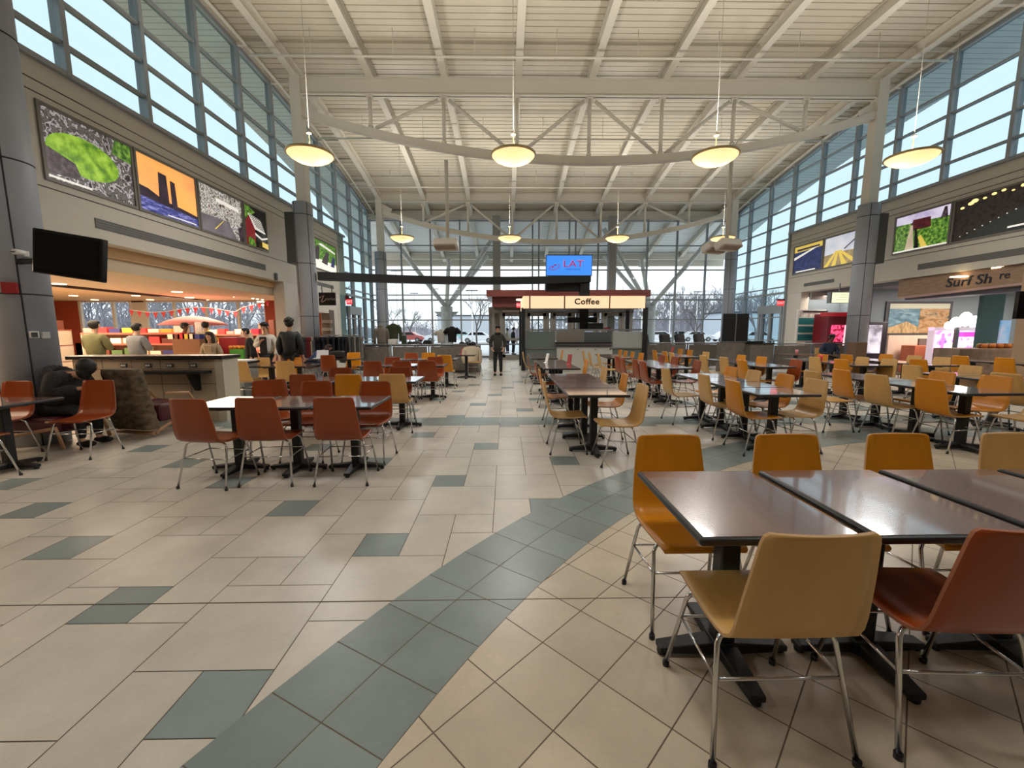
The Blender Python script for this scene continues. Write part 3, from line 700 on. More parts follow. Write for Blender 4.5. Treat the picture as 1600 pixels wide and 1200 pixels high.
# ---- entrance vestibule
t = empty('entrance_vestibule', (0, 21.4, 0), 'entrance vestibule with red-brown wooden canopy behind the kiosk', 'vestibule', kind='structure')
VY = 20.2
x0, x1, z0, z1 = rc(760, 453, 1016.5, 463, VY); M_grey_frame = mat('grey_door_frame', (128, 124, 116), .5)
b = MB(); b.box(x0, x1, VY - 20.2 - 1.2, 2.6, z0, z1); b.box(x0 - .01, x1 + .01, VY - 21.41, 2.61, z1 - .05, z1); b.build('canopy', M_wood_red, t)
b = MB(); b.box(x0 + .25, x1 - .25, -.75, .2, 2.62, z0); b.build('soffit_band', M_wood_red, t)
b = MB()
fx = [-.62, -.22, .92, 1.05, 2.15, 2.35, 3.4, 3.65, 4.7, 4.95, 6.0, 6.4]
b.box(-.85, 6.5, -.06, .06, 2.36, 2.66); b.box(-.85, -.22, .3, .45, 0, 2.4)
for x in fx: b.box(x - .07, x + .07, -.07, .07, 0, 2.4)
b.box(-.85, 6.5, -.05, .05, 0, .12)
b.build('frame', M_grey_frame, t)
b = MB(); b.box(-.15, .85, -.11, -.06, 2.42, 2.50); b.build('door_closer_bar', M_beige2, t)
for k, (a, c) in enumerate(((-.22, .92), (1.05, 2.15), (2.35, 3.4), (3.65, 4.7), (4.95, 6.0))):
    d = empty('door_%d' % (k + 1), ((a + c) / 2, 21.4, 0), kind='structure')
    w2 = (c - a) / 2 - .07; b = MB()
    b.box(-w2, -w2 + .14, -.03, .03, .03, 2.36); b.box(w2 - .16, w2, -.03, .03, .03, 2.36); b.box(-w2, w2, -.03, .03, 2.2, 2.36); b.box(-w2, w2, -.03, .03, .03, .26); b.box(-w2, w2, -.035, .035, .98, 1.10)
    b.build('leaf_frame', M_grey_frame, d)
    b = MB(); b.box(-w2 + .14, w2 - .16, -.005, .005, .26, .98); b.box(-w2 + .14, w2 - .16, -.005, .005, 1.10, 2.2); b.build('leaf_glass', G_back, d)
    b = MB(); b.tube([(w2 - .22, -.06, .95), (w2 - .22, -.08, 1.0), (w2 - .22, -.08, 1.2), (w2 - .22, -.06, 1.25)], .015); b.build('handle', M_steel, d)
def exit_sign(px0, py0, px1, py1, Y, label, rot=0):
    x0, x1, z0, z1 = rc(px0, py0, px1, py1, Y); s = empty('exit_sign', ((x0 + x1) / 2, Y, (z0 + z1) / 2), label, 'exit sign')
    w, h = x1 - x0, z1 - z0
    b = MB(); b.box(-w / 2, w / 2, 0, .07, -h / 2, h / 2); b.build('case', M_red_sign, s)
    b = MB(); b.box(-w / 2 - .02, w / 2 + .02, -.01, .09, h / 2, h / 2 + .06); b.build('canopy', M_black, s)
    lettering('EXIT', h * .72, mat('exit_white', (255, 220, 220), .5, emit=(255, 200, 205), estr=.9), s, (0, -.006, 0), FACE_CAM, 'lettering', .002, xscale=.95)
    return s
exit_sign(807, 473, 817.5, 480.5, 19.4, 'red exit sign under the wooden canopy left of the kiosk')
exit_sign(541, 467.5, 549.5, 475.5, 18.2, 'red exit sign over the left side door')
exit_sign(1216, 469.5, 1225, 477.5, 17.3, 'red exit sign over the right side door')
dl = MB(); p = at(814, 469, Y=19.6); dl.cyl((p.x, 19.6), .22, p.z - .02, p.z + .05, 20); tag(dl.build('ceiling_light', mat('lamp_white', (255, 240, 220), .5, emit=(255, 225, 190), estr=2)), 'small round ceiling light beside the kiosk sign', 'lamp')
# ---- half-height partitions with rails
def partition(name, x0, x1, y, label, h=.93, posts=3, ret=0):
    t = empty('low_partition', ((x0 + x1) / 2, y, 0), label, 'partition'); w = (x1 - x0) / 2
    r = MB(); r.tube([(-w, 0, h + .06), (w, 0, h + .06)], .024, 8)
    if ret: r.tube([(-w, 0, h + .06), (-w, ret, h + .06)], .024, 8)
    r.build('top_rail', M_steel, t)
    for k in range(posts):
        x = -w + 2 * w * k / (posts - 1); p = MB(); p.box(x - .025, x + .025, -.025, .025, 0, h + .06); p.build('post', M_steel, t)
    for k in range(posts - 1):
        a = -w + 2 * w * k / (posts - 1) + .06; c = -w + 2 * w * (k + 1) / (posts - 1) - .06; p = MB(); p.box(a, c, -.02, .02, .10, h); p.build('panel', M_stone, t)
    if ret: p = MB(); p.box(-w - .02, -w + .02, .06, ret, .1, h); p.build('panel', M_stone, t)
    return t
partition('p', -5.30, -1.35, 14.6, 'grey low partition with steel rail before the clothing display', posts=4, ret=2.4)
partition('p', 8.0, 12.15, 14.55, 'grey low partition with steel rail behind the seated person in blue', posts=4)
partition('p', 5.4, 8.6, 16.0, 'low partition with steel rail before the massage chairs', posts=3)
t = empty('display_stand', (7.6, 14.3, 0), 'tall stand with two black display panels at the right far column', 'display stand')
x0, x1, z0, z1 = rc(1131, 490, 1168, 533, 14.3)
for a, c in ((x0, (x0 + x1) / 2 - .02), ((x0 + x1) / 2 + .02, x1)): b = MB(); b.box(a - 7.6, c - 7.6, 0, .05, z0, z1); b.build('black_panel', M_black, t)
b = MB(); b.box(x0 - 7.62, x1 - 7.58, -.02, .3, 0, z0 - .03); b.build('base', M_stone, t)
b = MB(); b.box((x0 + x1) / 2 - 7.62, (x0 + x1) / 2 - 7.58, -.01, .06, z0 - .03, z1); b.box(x0 - 7.62, x1 - 7.58, -.03, .08, z0 - .05, z0); b.build('frame', M_steel, t)
t = empty('condiment_counter', (8.65, 14.0, 0), 'grey condiment cabinet with black top in front of the right side doors', 'cabinet')
b = MB(); b.box(-.38, .38, 0, .5, 0, 1.0); b.build('body', M_stone, t); b = MB(); b.box(-.42, .42, -.03, .53, 1.0, 1.04); b.box(-.36, .1, .1, .4, 1.04, 1.10); b.build('top', M_black, t)
# ---- merchandise behind the left partition
def torso(x, y, z, label, m, sleeves='long', rz=0.0, hood=False, s=1.0):
    t = empty('mannequin_torso', (x, y, 0), label, 'mannequin', rz=rz)
    b = MB(); b.cyl((0, 0), .018, 0, z + .15, 8); b.lathe([(.18, 0), (.18, .015), (.03, .05)], n=16); b.build('stand', M_black, t)
    b = MB(); pr = [(.17, 0, .11), (.175, .10, .115), (.18, .25, .12), (.20, .40, .125), (.215, .50, .12), (.17, .575, .09), (.07, .62, .065)]; n = 20; vs = []; fs = []
    for r, zz, d in pr: vs += [(r * s * math.cos(2 * PI * k / n), d * s * math.sin(2 * PI * k / n), z + zz * s) for k in range(n)]
    for i in range(len(pr) - 1):
        for k in range(n): fs.append((i * n + k, i * n + (k + 1) % n, (i + 1) * n + (k + 1) % n, (i + 1) * n + k))
    b.add(vs, fs, True); b.f.append(tuple(range(n))); b.m.append(0); b.s.append(False)
    for sx in (-1, 1):
        if sleeves == 'long': b.tube([(.16 * sx * s, 0, z + .54 * s), (.235 * sx * s, .0, z + .46 * s), (.26 * sx * s, .02, z + .22 * s), (.235 * sx * s, .05, z + .0)], [.075 * s, .075 * s, .062 * s, .05 * s], 12)
        else: b.tube([(.15 * sx * s, 0, z + .55 * s), (.25 * sx * s, 0, z + .46 * s), (.305 * sx * s, 0, z + .36 * s)], [.075 * s, .08 * s, .082 * s], 12)
    b.build('garment', m, t)
    if hood: b = MB(); b.ball((0, .05, z + .64 * s), (.13, .10, .09)); b.build('hood', m, t)
    else: b = MB(); b.tube([(.075 * s * math.cos(2 * PI * k / 14), .065 * s * math.sin(2 * PI * k / 14), z + .62 * s) for k in range(14)], .012, 6, closed=True); b.build('collar', m, t)
    return t
def toc(px, py, Y): return at(px, py, Y=Y)
p = toc(597, 548, 15.75); torso(p.x, 15.75, 1.00, 'grey hooded sweatshirt on a stand, leftmost of the clothing display', mat('grey_fleece', (128, 120, 110), .9), rz=.6, hood=True, s=.98)
p = toc(616, 545, 16.0); torso(p.x, 16.0, 1.12, 'olive green sweatshirt on a stand beside the grey hooded one', mat('olive_fleece', (70, 76, 52), .9), rz=-.1, s=1.0)
p = toc(690, 545, 15.7); torso(p.x, 15.7, 1.02, 'white short-sleeved shirt on a stand before the end window', mat('offwhite_cotton', (206, 200, 190), .85), 'short', .2, s=.80)
p = toc(707, 545, 15.65); torso(p.x, 15.65, 1.05, 'black short-sleeved shirt on a stand beside the white one', mat('black_cotton', (22, 22, 24), .85), 'short', -.1, s=.92)
def at_y(px, Y, z): return z
def cap(px, z, Y, label, m):
    q = at(px, 540, Y=Y); q.z = z; t = empty('cap', q, label, 'cap'); b = MB(); b.lathe([(.11, 0), (.112, .05), (.09, .10), (.05, .125), (.0, .13)], n=20); b.build('crown', m, t)
    b = MB(); b.prism([(.09 * math.cos(a) * 1.0, -.08 - .10 * max(0, math.sin(a)), .01 - .02 * math.sin(a)) for a in [PI * k / 10 for k in range(11)]], (0, 0, .012)); b.build('brim', m, t)
# merchandise tables: a cloth-skirted run behind the partition carries boxes and caps
t = empty('merchandise_table', (-3.2, 15.1, 0), 'long black-topped merchandise table behind the grey partition', 'table')
b = MB(); b.box(-1.75, 1.75, -.28, .28, .93, .97); b.build('top', M_black, t)
for sx in (-1.7, 0, 1.7):
    for sy in (-.24, .24): b = MB(); b.box(sx - .025, sx + .025, sy - .025, sy + .025, 0, .93); b.build('leg', M_black, t)
def crate(px0, py0, px1, py1, Y, m, name, label, cat, d=.3):
    x0, x1, z0, z1 = rc(px0, py0, px1, py1, Y); b = MB(); b.box(x0, x1, Y - d / 2, Y + d / 2, .975, max(z1, .99)); o = b.build(name, m); bevel(o, .012); return tag(o, label, cat)
crate(628, 524, 635, 537, 15.1, mat('green_box', (44, 62, 46), .6), 'gift_box', 'dark green box with pale emblem on the merchandise table', 'box', .2)
x0, x1, z0, z1 = rc(660, 528, 676, 537, 15.1); b = MB(); b.prism([(x0, 14.95, .972), (x1, 14.95, .972), (x1 - .06, 14.95, 1.14), (x0 + .08, 14.95, 1.14)], (0, .3, 0)); tag(b.build('display_riser', M_black), 'black tapered riser in the middle of the merchandise table', 'riser')
crate(608, 530, 621, 538, 15.1, M_paper, 'folded_shirt_stack', 'pale folded shirts under the olive sweatshirt', 'clothes', .3)
for i, (px, m) in enumerate(((641, 'k'), (648, 'k'), (655, 'g'))):
    cap(px, at_y(px, 15.1, .972), 15.1, 'dark cap on the merchandise table, %s of three in a line' % ORD[i], M_black if m == 'k' else M_dgrey)
for i, px in enumerate((722, 731, 739)): cap(px, at_y(px, 15.05, .957), 15.05, 'black cap piled at the aisle end of the partition, %s from left' % ORD[i], M_black)
b = MB(); b.box(-.5, .45, -.25, .25, .0, .955); tag(b.build('cap_stand', M_stone, None, loc=(at(731, 560, Y=15.0).x, 15.05, 0)), 'grey stand under the pile of black caps', 'stand')
# round garment racks left of the partition
def rack(x, y, r, n, mats, label, pant=False):
    t = empty('garment_rack', (x, y, 0), label, 'clothes rack')
    f = MB(); f.cyl((0, 0), .03, 0, 1.34, 10); f.tube([(r * math.cos(2 * PI * k / 24), r * math.sin(2 * PI * k / 24), 1.34) for k in range(24)], .015, 6, closed=True)
    for k in range(4): a = PI / 2 * k; f.tube([(0, 0, .06), (r * .9 * math.cos(a), r * .9 * math.sin(a), .03)], .02, 6); f.tube([(0, 0, 1.30), (r * math.cos(a), r * math.sin(a), 1.34)], .012, 6)
    f.build('rack_frame', M_steel, t)
    for k in range(n):
        a = 2 * PI * k / n; m = mats[k % len(mats)]; b = MB(); ca, sa = math.cos(a), math.sin(a); L = .62 if not pant else .85
        R = Euler((0, 0, a)).to_matrix(); c = Vector((ca * r, sa * r, 1.28 - L / 2)); w = .36 if not pant else .26
        b.obox(c, (w, .055, L), R); b.obox(c + Vector((0, 0, L / 2 - .05)), (w * 1.15, .07, .12), R); o = b.build('hanging_garment', m, t); bevel(o, .02, 2)
p = at(516, 545, Y=13.4); rack(p.x + .05, 13.4, .28, 18, [M_black, mat('dark_navy_knit', (22, 26, 38), .9)], 'round rack of black and navy clothes right of the left column')
p = at(548, 545, Y=14.0); rack(p.x - .02, 14.1, .26, 14, [mat('grey_sweat', (130, 126, 120), .9), mat('grey_sweat_dark', (96, 94, 90), .9)], 'round rack of grey sweatpants at the partition end', True)
p = at(468, 545, Y=12.6); rack(p.x - .15, 12.7, .26, 12, [mat('maroon_knit', (110, 34, 36), .9), mat('cream_knit', (176, 164, 140), .9), M_black], 'round rack of maroon and cream clothes behind the black jacket')
# ---- massage chairs
MYS = {1013: 16.9, 1047: 17.3, 1070: 18.1, 1101: 17.4}
def massage(px, label):
    MY = MYS[px]; p = at(px, 555, Y=MY); t = empty('massage_chair', (p.x, MY, 0), label, 'massage chair', rz=.35); t.scale = (.78, .85, 1.0); m = mat('black_leather', (24, 24, 26), .4)
    b = MB(); b.obox((0, .05, .36), (.56, .6, .2)); bevel(b.build('seat', m, t), .05, 3)
    b = MB(); b.obox((0, .36, .86), (.62, .24, .95), (-.28, 0, 0)); bevel(b.build('backrest', m, t), .08, 3)
    b = MB(); b.obox((0, -.38, .30), (.52, .2, .42), (.35, 0, 0)); bevel(b.build('leg_rest', m, t), .05, 3)
    for sx in (-1, 1): b = MB(); b.obox((sx * .39, .05, .36), (.17, .85, .55)); bevel(b.build('arm_pod', m, t), .06, 3)
for i, (px, w) in enumerate(((1013, 'beside the kiosk post'), (1047, 'second from the kiosk'), (1070, 'third from the kiosk'), (1101, 'fourth from the kiosk'))): massage(px, 'black reclining massage chair, %s' % w)
for i, px in enumerate((1034, 1093)):
    p = at(px, 555, Y=16.9); b = MB(); b.box(-.22, .22, -.22, .22, 0, .92); o = b.build('pay_kiosk', mat('dark_maroon', (70, 26, 28), .5), None, loc=(p.x, 16.7, 0)); bevel(o, .02); tag(o, 'dark maroon pedestal %s the massage chairs' % ('between the first two of' if i == 0 else 'at the right end of'), 'pedestal')
# ---- things on tables
def tent(x, y, z, label, m, rz=0.0, h=.17):
    t = empty('menu_stand', (x, y, z), label, 'menu stand', rz=rz); b = MB(); b.prism([(-.05, 0, 0), (.05, 0, 0), (.012, 0, .012), (.06, 0, h), (.05, 0, h), (-.0, 0, .012)], (0, .10, 0)); b.build('sheet', m, t); return t
M_redpaper = mat('red_print', (170, 66, 70), .6)
p = at(855, 567, Z=.7365); tent(p.x, p.y, .7366, 'white menu stand on the dark middle aisle tables', M_paper, .5, .21)
p = at(892, 569, Z=.7365); tent(p.x, p.y, .7366, 'reddish menu stand right of the white one on the aisle tables', M_redpaper, .9, .21)
p = at(714, 554, Z=.7365); tent(-1.38, 12.98, .7366, 'pinkish menu stand on the far left table near the jacket', M_redpaper, .4, .2)
p = at(1132, 551, Z=.7365); tent(5.35, 13.3, .7366, 'pink menu stand on the rear third-column table', M_redpaper, .3, .2)
p = at(1242, 549, Y=13.3)
t = empty('round_cafe_table', (at(1243, 560, Y=12.9).x, 12.9, 0), 'dark cafe table in front of the right partition carrying a pink cup', 'table'); b = MB(); b.box(-.45, .5, -.36, .36, .704, .736); bevel(b.build('tabletop', M_lam, t), .012, 3); table_base(t)
tx = t.location.x
b = MB(); b.lathe([(.034, 0), (.045, .13)], n=16); tag(b.build('drink_cup', mat('pink_cup', (216, 140, 140), .5), None, loc=(tx - .05, 12.8, .7362)), 'pink paper cup on the dark table by the right partition', 'cup')
p = at(1333, 569, Y=9.0); b = MB(); b.lathe([(.034, 0), (.045, .14)], n=16); tag(b.build('drink_cup', mat('red_cup2', (214, 60, 66), .5), None, loc=(7.45, 9.75, .7366)), 'red drink cup on the middle fourth-column tables', 'cup')
# jacket hung over the aisle-end chair
def jacket_on_chair():
    t = empty('draped_jacket', (JC.location.x, JC.location.y, 0), 'pale beige jacket hung over the chair at the aisle end', 'jacket', rz=JC.rotation_euler.z); m = mat('pale_beige_cloth', (206, 192, 168), .9)
    b = MB(); n = 24; prof = [(.20, .16, .45, -.30), (.235, .15, .60, -.30), (.245, .14, .75, -.29), (.235, .12, .86, -.285), (.18, .08, .93, -.28), (.08, .05, .955, -.28)]; vs = []; fs = []
    for r, d, z, cy in prof: vs += [(r * math.cos(2 * PI * k / n) * (1 + .03 * math.sin(5 * k)), cy + d * math.sin(2 * PI * k / n), z) for k in range(n)]
    for i in range(len(prof) - 1):
        for k in range(n): fs.append((i * n + k, i * n + (k + 1) % n, (i + 1) * n + (k + 1) % n, (i + 1) * n + k))
    b.add(vs, fs, True); b.build('body_panel', m, t)
    for sx in (-1, 1): b = MB(); b.tube([(sx * .18, -.28, .90), (sx * .27, -.28, .80), (sx * .29, -.26, .58), (sx * .27, -.22, .40)], [.06, .075, .065, .055], 10); b.build('sleeve', m, t)
    b = MB(); b.obox((0, -.445, .62), (.10, .03, .16)); b.obox((.06, -.45, .80), (.08, .02, .06)); b.build('emblem', mat('brown_badge', (110, 78, 50), .8), t)
jacket_on_chair()
# ================================================================== left store
M_warm = mat('warm_plaster', (206, 168, 124), .8); M_terra = mat('terracotta_wall', (150, 62, 38), .7); M_tan = mat('tan_panel', (188, 150, 122), .6)
M_shelf = mat('coral_shelf', (206, 104, 84), .5); M_dwood = mat('dark_walnut', (52, 36, 28), .5)
sh = MB(); NY = 19.6; WX = -19.8
r = MB(); r.box(WX, XL - .02, NY, NY + .2, 2.85, 3.1); r.box(WX, XL - .02, NY, NY + .2, 0, .95); r.box(at(415, 500, Y=NY).x, XL - .3, NY, NY + .2, 0, 3.1)
r.box(WX - 4, at(123, 500, Y=NY).x, NY, NY + .2, 0, 3.1); tag(r.build('wall_store_north', [M_terra]), kind='structure')
r = MB(); r.box(-23.5, XL - .3, YF, NY, 2.86, 3.06); tag(r.build('ceiling_store', M_warm), kind='structure')
r = MB(); r.box(-11.0, XL - .36, YF, 15.8, 2.62, 2.855); r.box(-8.6, XL - .37, YF, 14.2, 2.855, 3.0); tag(r.build('soffit_store', mat('soffit_plaster', (196, 178, 150), .8)), kind='structure')
r = MB(); r.box(-11.12, -11.0, YF, 15.8, 2.56, 2.80); tag(r.build('trim_5', M_dwood), kind='structure')
r = MB(); r.box(-23.6, -23.5, YF, NY, 0, 3.06); tag(r.build('wall_store_west', M_warm), kind='structure')
w = empty('window_4', (0, NY + .1, 0), kind='structure'); f = MB(); g_ = MB()
wx = [at(px, 500, Y=NY).x for px in (125, 177, 205, 228, 272, 322, 372, 415)]
for x in wx: f.box(x - .05, x + .05, -.06, .06, .95, 2.86)
f.box(wx[2], wx[3], -.05, .05, .95, 2.86); f.box(wx[0], wx[-1], -.05, .05, .93, 1.02); f.box(wx[0], wx[-1], -.05, .05, 2.8, 2.86); f.build('mullions', M_beige2, w)
g_.box(wx[0], wx[-1], -.004, .004, 1.0, 2.82); g_.build('panes', G_back, w)
def dlight(x, y, z, label, m=None, s=.09, power=0):
    b = MB(); b.cyl((x, y), s, z - .012, z + .02, 14); o = b.build('downlight', mat('downlight_glow', (255, 235, 205), .5, emit=(255, 226, 180), estr=5)); tag(o, label, 'downlight', 'recessed downlights in the left store')
k = 0
for (xx, yy) in [(-9.6 - 2.4 * i - (j % 2) * 1.2, 8.4 + 2.1 * j) for j in range(6) for i in range(4)]:
    dlight(xx, yy, 2.855 if xx < -11.2 else 2.615, 'round recessed downlight in the left store ceiling', s=.13); k += 1
for (x, y, p) in ((-9.3, 8.5, 150), (-12.5, 11, 240), (-15.5, 14, 240), (-10.5, 15, 200), (-16.5, 9.0, 220), (-9.2, 4.5, 120)):
    ld = bpy.data.lights.new('store_downlight', 'AREA'); ld.shape = 'RECTANGLE'; ld.size = 2.5; ld.size_y = 2.5; ld.energy = p; ld.color = (1, .80, .58)
    lo = bpy.data.objects.new('store_downlight', ld); COL.objects.link(lo); lo.location = (x, y, 2.58)
# track spots
for i, (px, py) in enumerate(((365, 461), (373, 461.5), (395, 464), (402, 465), (410, 466))):
    p = at(px, py, Y=14.5 + .3 * i); t = empty('track_spot', p, 'white track spotlight, %s from left under the store soffit' % ORD[i], 'spotlight'); b = MB(); b.ball((0, 0, 0), .07); b.build('lens', mat('spot_glow', (255, 250, 240), .5, emit=(255, 245, 230), estr=6), t); b = MB(); b.cyl((0, 0), .015, .05, 2.62 - p.z if 2.62 - p.z > .06 else .12, 6); b.build('stem', M_white, t)
# bunting
for i in range(18):
    px = 205 + i * 12.5; sag = 484 + 4 * math.sin(i * .55) - (6 if i > 13 else 0) - (i - 13) * 2.2 * (i > 13); Y = 16.5
    if i == 0: bu = empty('bunting', (0, Y, 0), 'string of small red pennants hung across the store window', 'bunting'); st = []
    p = at(px, sag, Y=Y); st.append((p.x, 0, p.z)); b = MB(); b.prism([(p.x - .10, 0, p.z), (p.x + .10, 0, p.z), (p.x, 0, p.z - .24)], (0, .006, 0)); b.build('pennant', mat('red_pennant', (176, 56, 62), .8), bu)
b = MB(); b.tube(st, .008, 5); b.build('string', M_white, bu)
# gondola shelving with goods
GC = [(220, 60, 60), (236, 190, 70), (240, 226, 200), (60, 60, 120), (220, 120, 60), (196, 40, 70), (90, 120, 70), (230, 150, 140), (120, 60, 40), (250, 240, 220)]
GM = [mat('package_%d' % i, c, .5) for i, c in enumerate(GC)]
def gondola(x, y, w, h, shelves, label, rz=0.0, n=9, boxes=True, d=.45, glabel=''):
    t = empty('shelf_unit', (x, y, 0), label, 'shelving', rz=rz)
    b = MB(); b.box(-w / 2, w / 2, d / 2 - .03, d / 2, 0, h); b.box(-w / 2, -w / 2 + .03, -d / 2, d / 2, 0, h); b.box(w / 2 - .03, w / 2, -d / 2, d / 2, 0, h); b.build('carcass', mat('cream_shelving', (222, 196, 168), .6), t)
    zs = [.1 + (h - .1) * k / shelves for k in range(shelves)] + [h - .02]
    for z in zs: b = MB(); b.box(-w / 2, w / 2, -d / 2, d / 2, z, z + .03); b.box(-w / 2, w / 2, -d / 2 - .01, -d / 2, z - .02, z + .035); b.build('shelf', M_shelf, t)
    R = Euler((0, 0, rz)).to_matrix(); c = 0
    for iz, z in enumerate(zs):
        if z < .5: continue
        for k in range(n):
            bw = w / n * .82; bh = random.uniform(.10, .20); xx = -w / 2 + w / n * (k + .5); m = random.choice(GM)
            o = MB().box(-bw / 2, bw / 2, -.12, .10, 0, bh).build('snack_package', m, None, loc=Vector((x, y, z + .031)) + R @ Vector((xx, -.05, 0))); o.rotation_euler = (0, 0, rz)
            tag(o, 'small package on %s, shelf %d, place %d from left' % (glabel, iz + 1, k + 1), 'package', 'packages on ' + glabel); c += 1
    return t
g0 = at(215, 540, Y=12.6); gondola(g0.x, 12.7, 3.0, 1.42, 4, 'coral-edged shelving full of packages behind the grey-shirted person', n=8, glabel='the coral shelving')
g0 = at(122, 540, Y=9.5); gondola(-10.05, 9.2, .9, 1.5, 4, 'narrow shelf of red packages beside the big left column', n=4, rz=.25, glabel='the narrow red shelf')
gondola(-7.9, 6.35, .8, 2.0, 5, 'tall shelf of packages at the left picture edge', n=4, rz=.6, glabel='the far-left shelf')
gondola(-10.4, 16.2, 2.2, 1.35, 4, 'shelving behind the person in the red jacket', n=7, glabel='the rear window shelving')
b = MB(); b.box(-.5, .02, -.03, .03, 0, 2.5); tag(b.build('pale_board', mat('pale_pink_panel', (236, 212, 204), .6), None, loc=(at(8, 520, Y=5.7).x + .05, 5.9, 0), ), 'pale pink board at the left edge behind the big column', 'board')
# produce basket, till counters, crates
def boxthing(px0, py0, px1, py1, Y, d, m, name, label, cat, floor_=True, b_=.015):
    x0, x1, z0, z1 = rc(px0, py0, px1, py1, Y); b = MB(); b.box(x0, x1, Y, Y + d, 0 if floor_ else z0, z1); o = b.build(name, m); bevel(o, b_); return tag(o, label, cat)
boxthing(341, 527, 374, 575, 12.6, .5, mat('red_display', (170, 34, 42), .5), 'promo_stand', 'red promotional stand behind the long-haired person', 'display stand')
gb = boxthing(358, 546, 383, 585, 11.9, .5, mat('green_bin', (64, 140, 38), .5), 'produce_bin', 'bright green produce bin filled with oranges', 'bin')
for i in range(9):
    p = at(360.5 + 2.4 * i, 545.5 - (i % 3), Y=12.05); b = MB(); b.ball((0, 0, 0), .055, 10, 6); tag(b.build('orange', mat('orange_peel', (232, 140, 50), .5), None, loc=(p.x, 12.05 + .08 * (i % 3), at(360, 545, Y=12.0).z + .04)), 'orange heaped in the green bin, hidden among its twins', 'fruit', 'oranges in the green bin')
boxthing(375, 520, 388, 575, 13.6, .4, mat('white_card', (228, 214, 204), .7), 'notice_stand', 'white notice stand behind the green bin', 'notice')
boxthing(268, 530, 316, 575, 11.2, .5, mat('wicker_brown', (128, 84, 54), .8), 'basket_counter', 'brown basket counter heaped with goods beside the red jacket', 'counter')
for i in range(12):
    p = at(270 + 3.9 * i, 529 - 2 * (i % 3), Y=11.4); tag(MB().box(-.09, .09, -.08, .08, 0, .13).build('bread_package', random.choice(GM), None, loc=(p.x, 11.42 + .12 * (i % 2), at(270, 530, Y=11.2).z + .002)), 'small package heaped on the brown basket counter', 'package', 'packages on the brown basket counter')
pb = boxthing(303, 503, 316, 524, 12.9, .06, M_paper, 'price_board', 'white price board between the red-jacketed and the cream-shirted person', 'sign', False)
p = at(309.5, 524, Y=12.93); b = MB(); b.cyl((p.x, 12.93), .02, 0, p.z + .02, 8); b.build('stand', M_steel, pb)
um = MB(); p = at(303, 503, Y=14.0); um.lathe([(.0, .30), (.35, .26), (.7, .14), (.95, 0), (.93, -.01), (.6, .11), (.0, .26)], n=20); um.cyl((0, 0), .02, -p.z, .28, 8); tag(um.build('store_umbrella', mat('pale_red_canvas', (206, 132, 130), .8), None, loc=(p.x, 14.0, p.z - .1)), 'pale red market umbrella above the red-jacketed person', 'umbrella')
# wall shelves seen through the gap at far right of the store
boxthing(403, 505, 418, 560, 17.2, .4, M_tan, 'drink_cooler', 'lit tan cabinet with picture on the red store wall', 'cabinet')
boxthing(419, 500, 432, 560, 16.6, .4, mat('brown_display', (120, 64, 44), .6), 'product_rack', 'brown product rack left of the black-jacketed person', 'rack')
x0, x1, z0, z1 = rc(434, 482, 452, 496, 19.3); tag(MB().box(x0, x1, 19.4, 19.58, z0, z1).build('wall_panel', M_tan), 'tan panel on the red store wall', 'panel')
boxthing(458, 497, 470, 560, 17.0, .4, mat('lit_cooler', (236, 232, 224), .4, emit=(240, 236, 226), estr=.7), 'lit_cooler', 'bright lit cooler just left of the middle-left column', 'cooler')
# market sign
sx0, sx1, sz0, sz1 = rc(497.5, 457, 524.5, 477, 15.3); t = empty('market_sign', ((sx0 + sx1) / 2, 15.3, (sz0 + sz1) / 2), 'black hanging market sign with a pale handwritten Z', 'sign')
w_, h_ = sx1 - sx0, sz1 - sz0; b = MB(); b.box(-w_ / 2, w_ / 2, 0, .06, -h_ / 2, h_ / 2); b.build('board', mat('sign_black', (28, 16, 18), .5), t)
b = MB(); b.beam((-w_ * .3, .03, h_ / 2), (-w_ * .3, .03, 3.06 - t.location.z), .02, .02); b.beam((w_ * .3, .03, h_ / 2), (w_ * .3, .03, 3.06 - t.location.z), .02, .02); b.build('hanger', M_black, t)
b = MB(); b.tube([(-w_ * .45, -.005, h_ * .1), (-w_ * .18, -.005, h_ * .26), (-w_ * .36, -.005, -h_ * .2), (-w_ * .32, -.005, -h_ * .26), (-w_ * .08, -.005, -h_ * .1)], .018, 6); b.build('brush_letter', mat('pale_pink_letter', (222, 178, 176), .5), t)
lettering('market', h_ * .34, mat('grey_letter', (190, 180, 176), .5), t, (w_ * .2, -.004, 0), FACE_CAM, 'lettering', .003, xscale=.85)
# shelves within the doorway of the left end wall
boxthing(501, 484, 519, 570, 17.4, .5, mat('shelf_brown', (96, 84, 74), .7), 'stock_shelf', 'brown stock shelf in the doorway right of the left column', 'shelf')
for i, py in enumerate((500, 512, 524, 536)):
    x0, x1, z0, z1 = rc(502, py, 517, py + 5, 17.2); tag(MB().box(x0, x1, 17.2, 17.38, z0, z1).build('folded_stack', mat('grey_linen', (140, 134, 128), .8)), 'folded grey stack on the doorway stock shelf, %s from top' % ORD[i], 'linen')
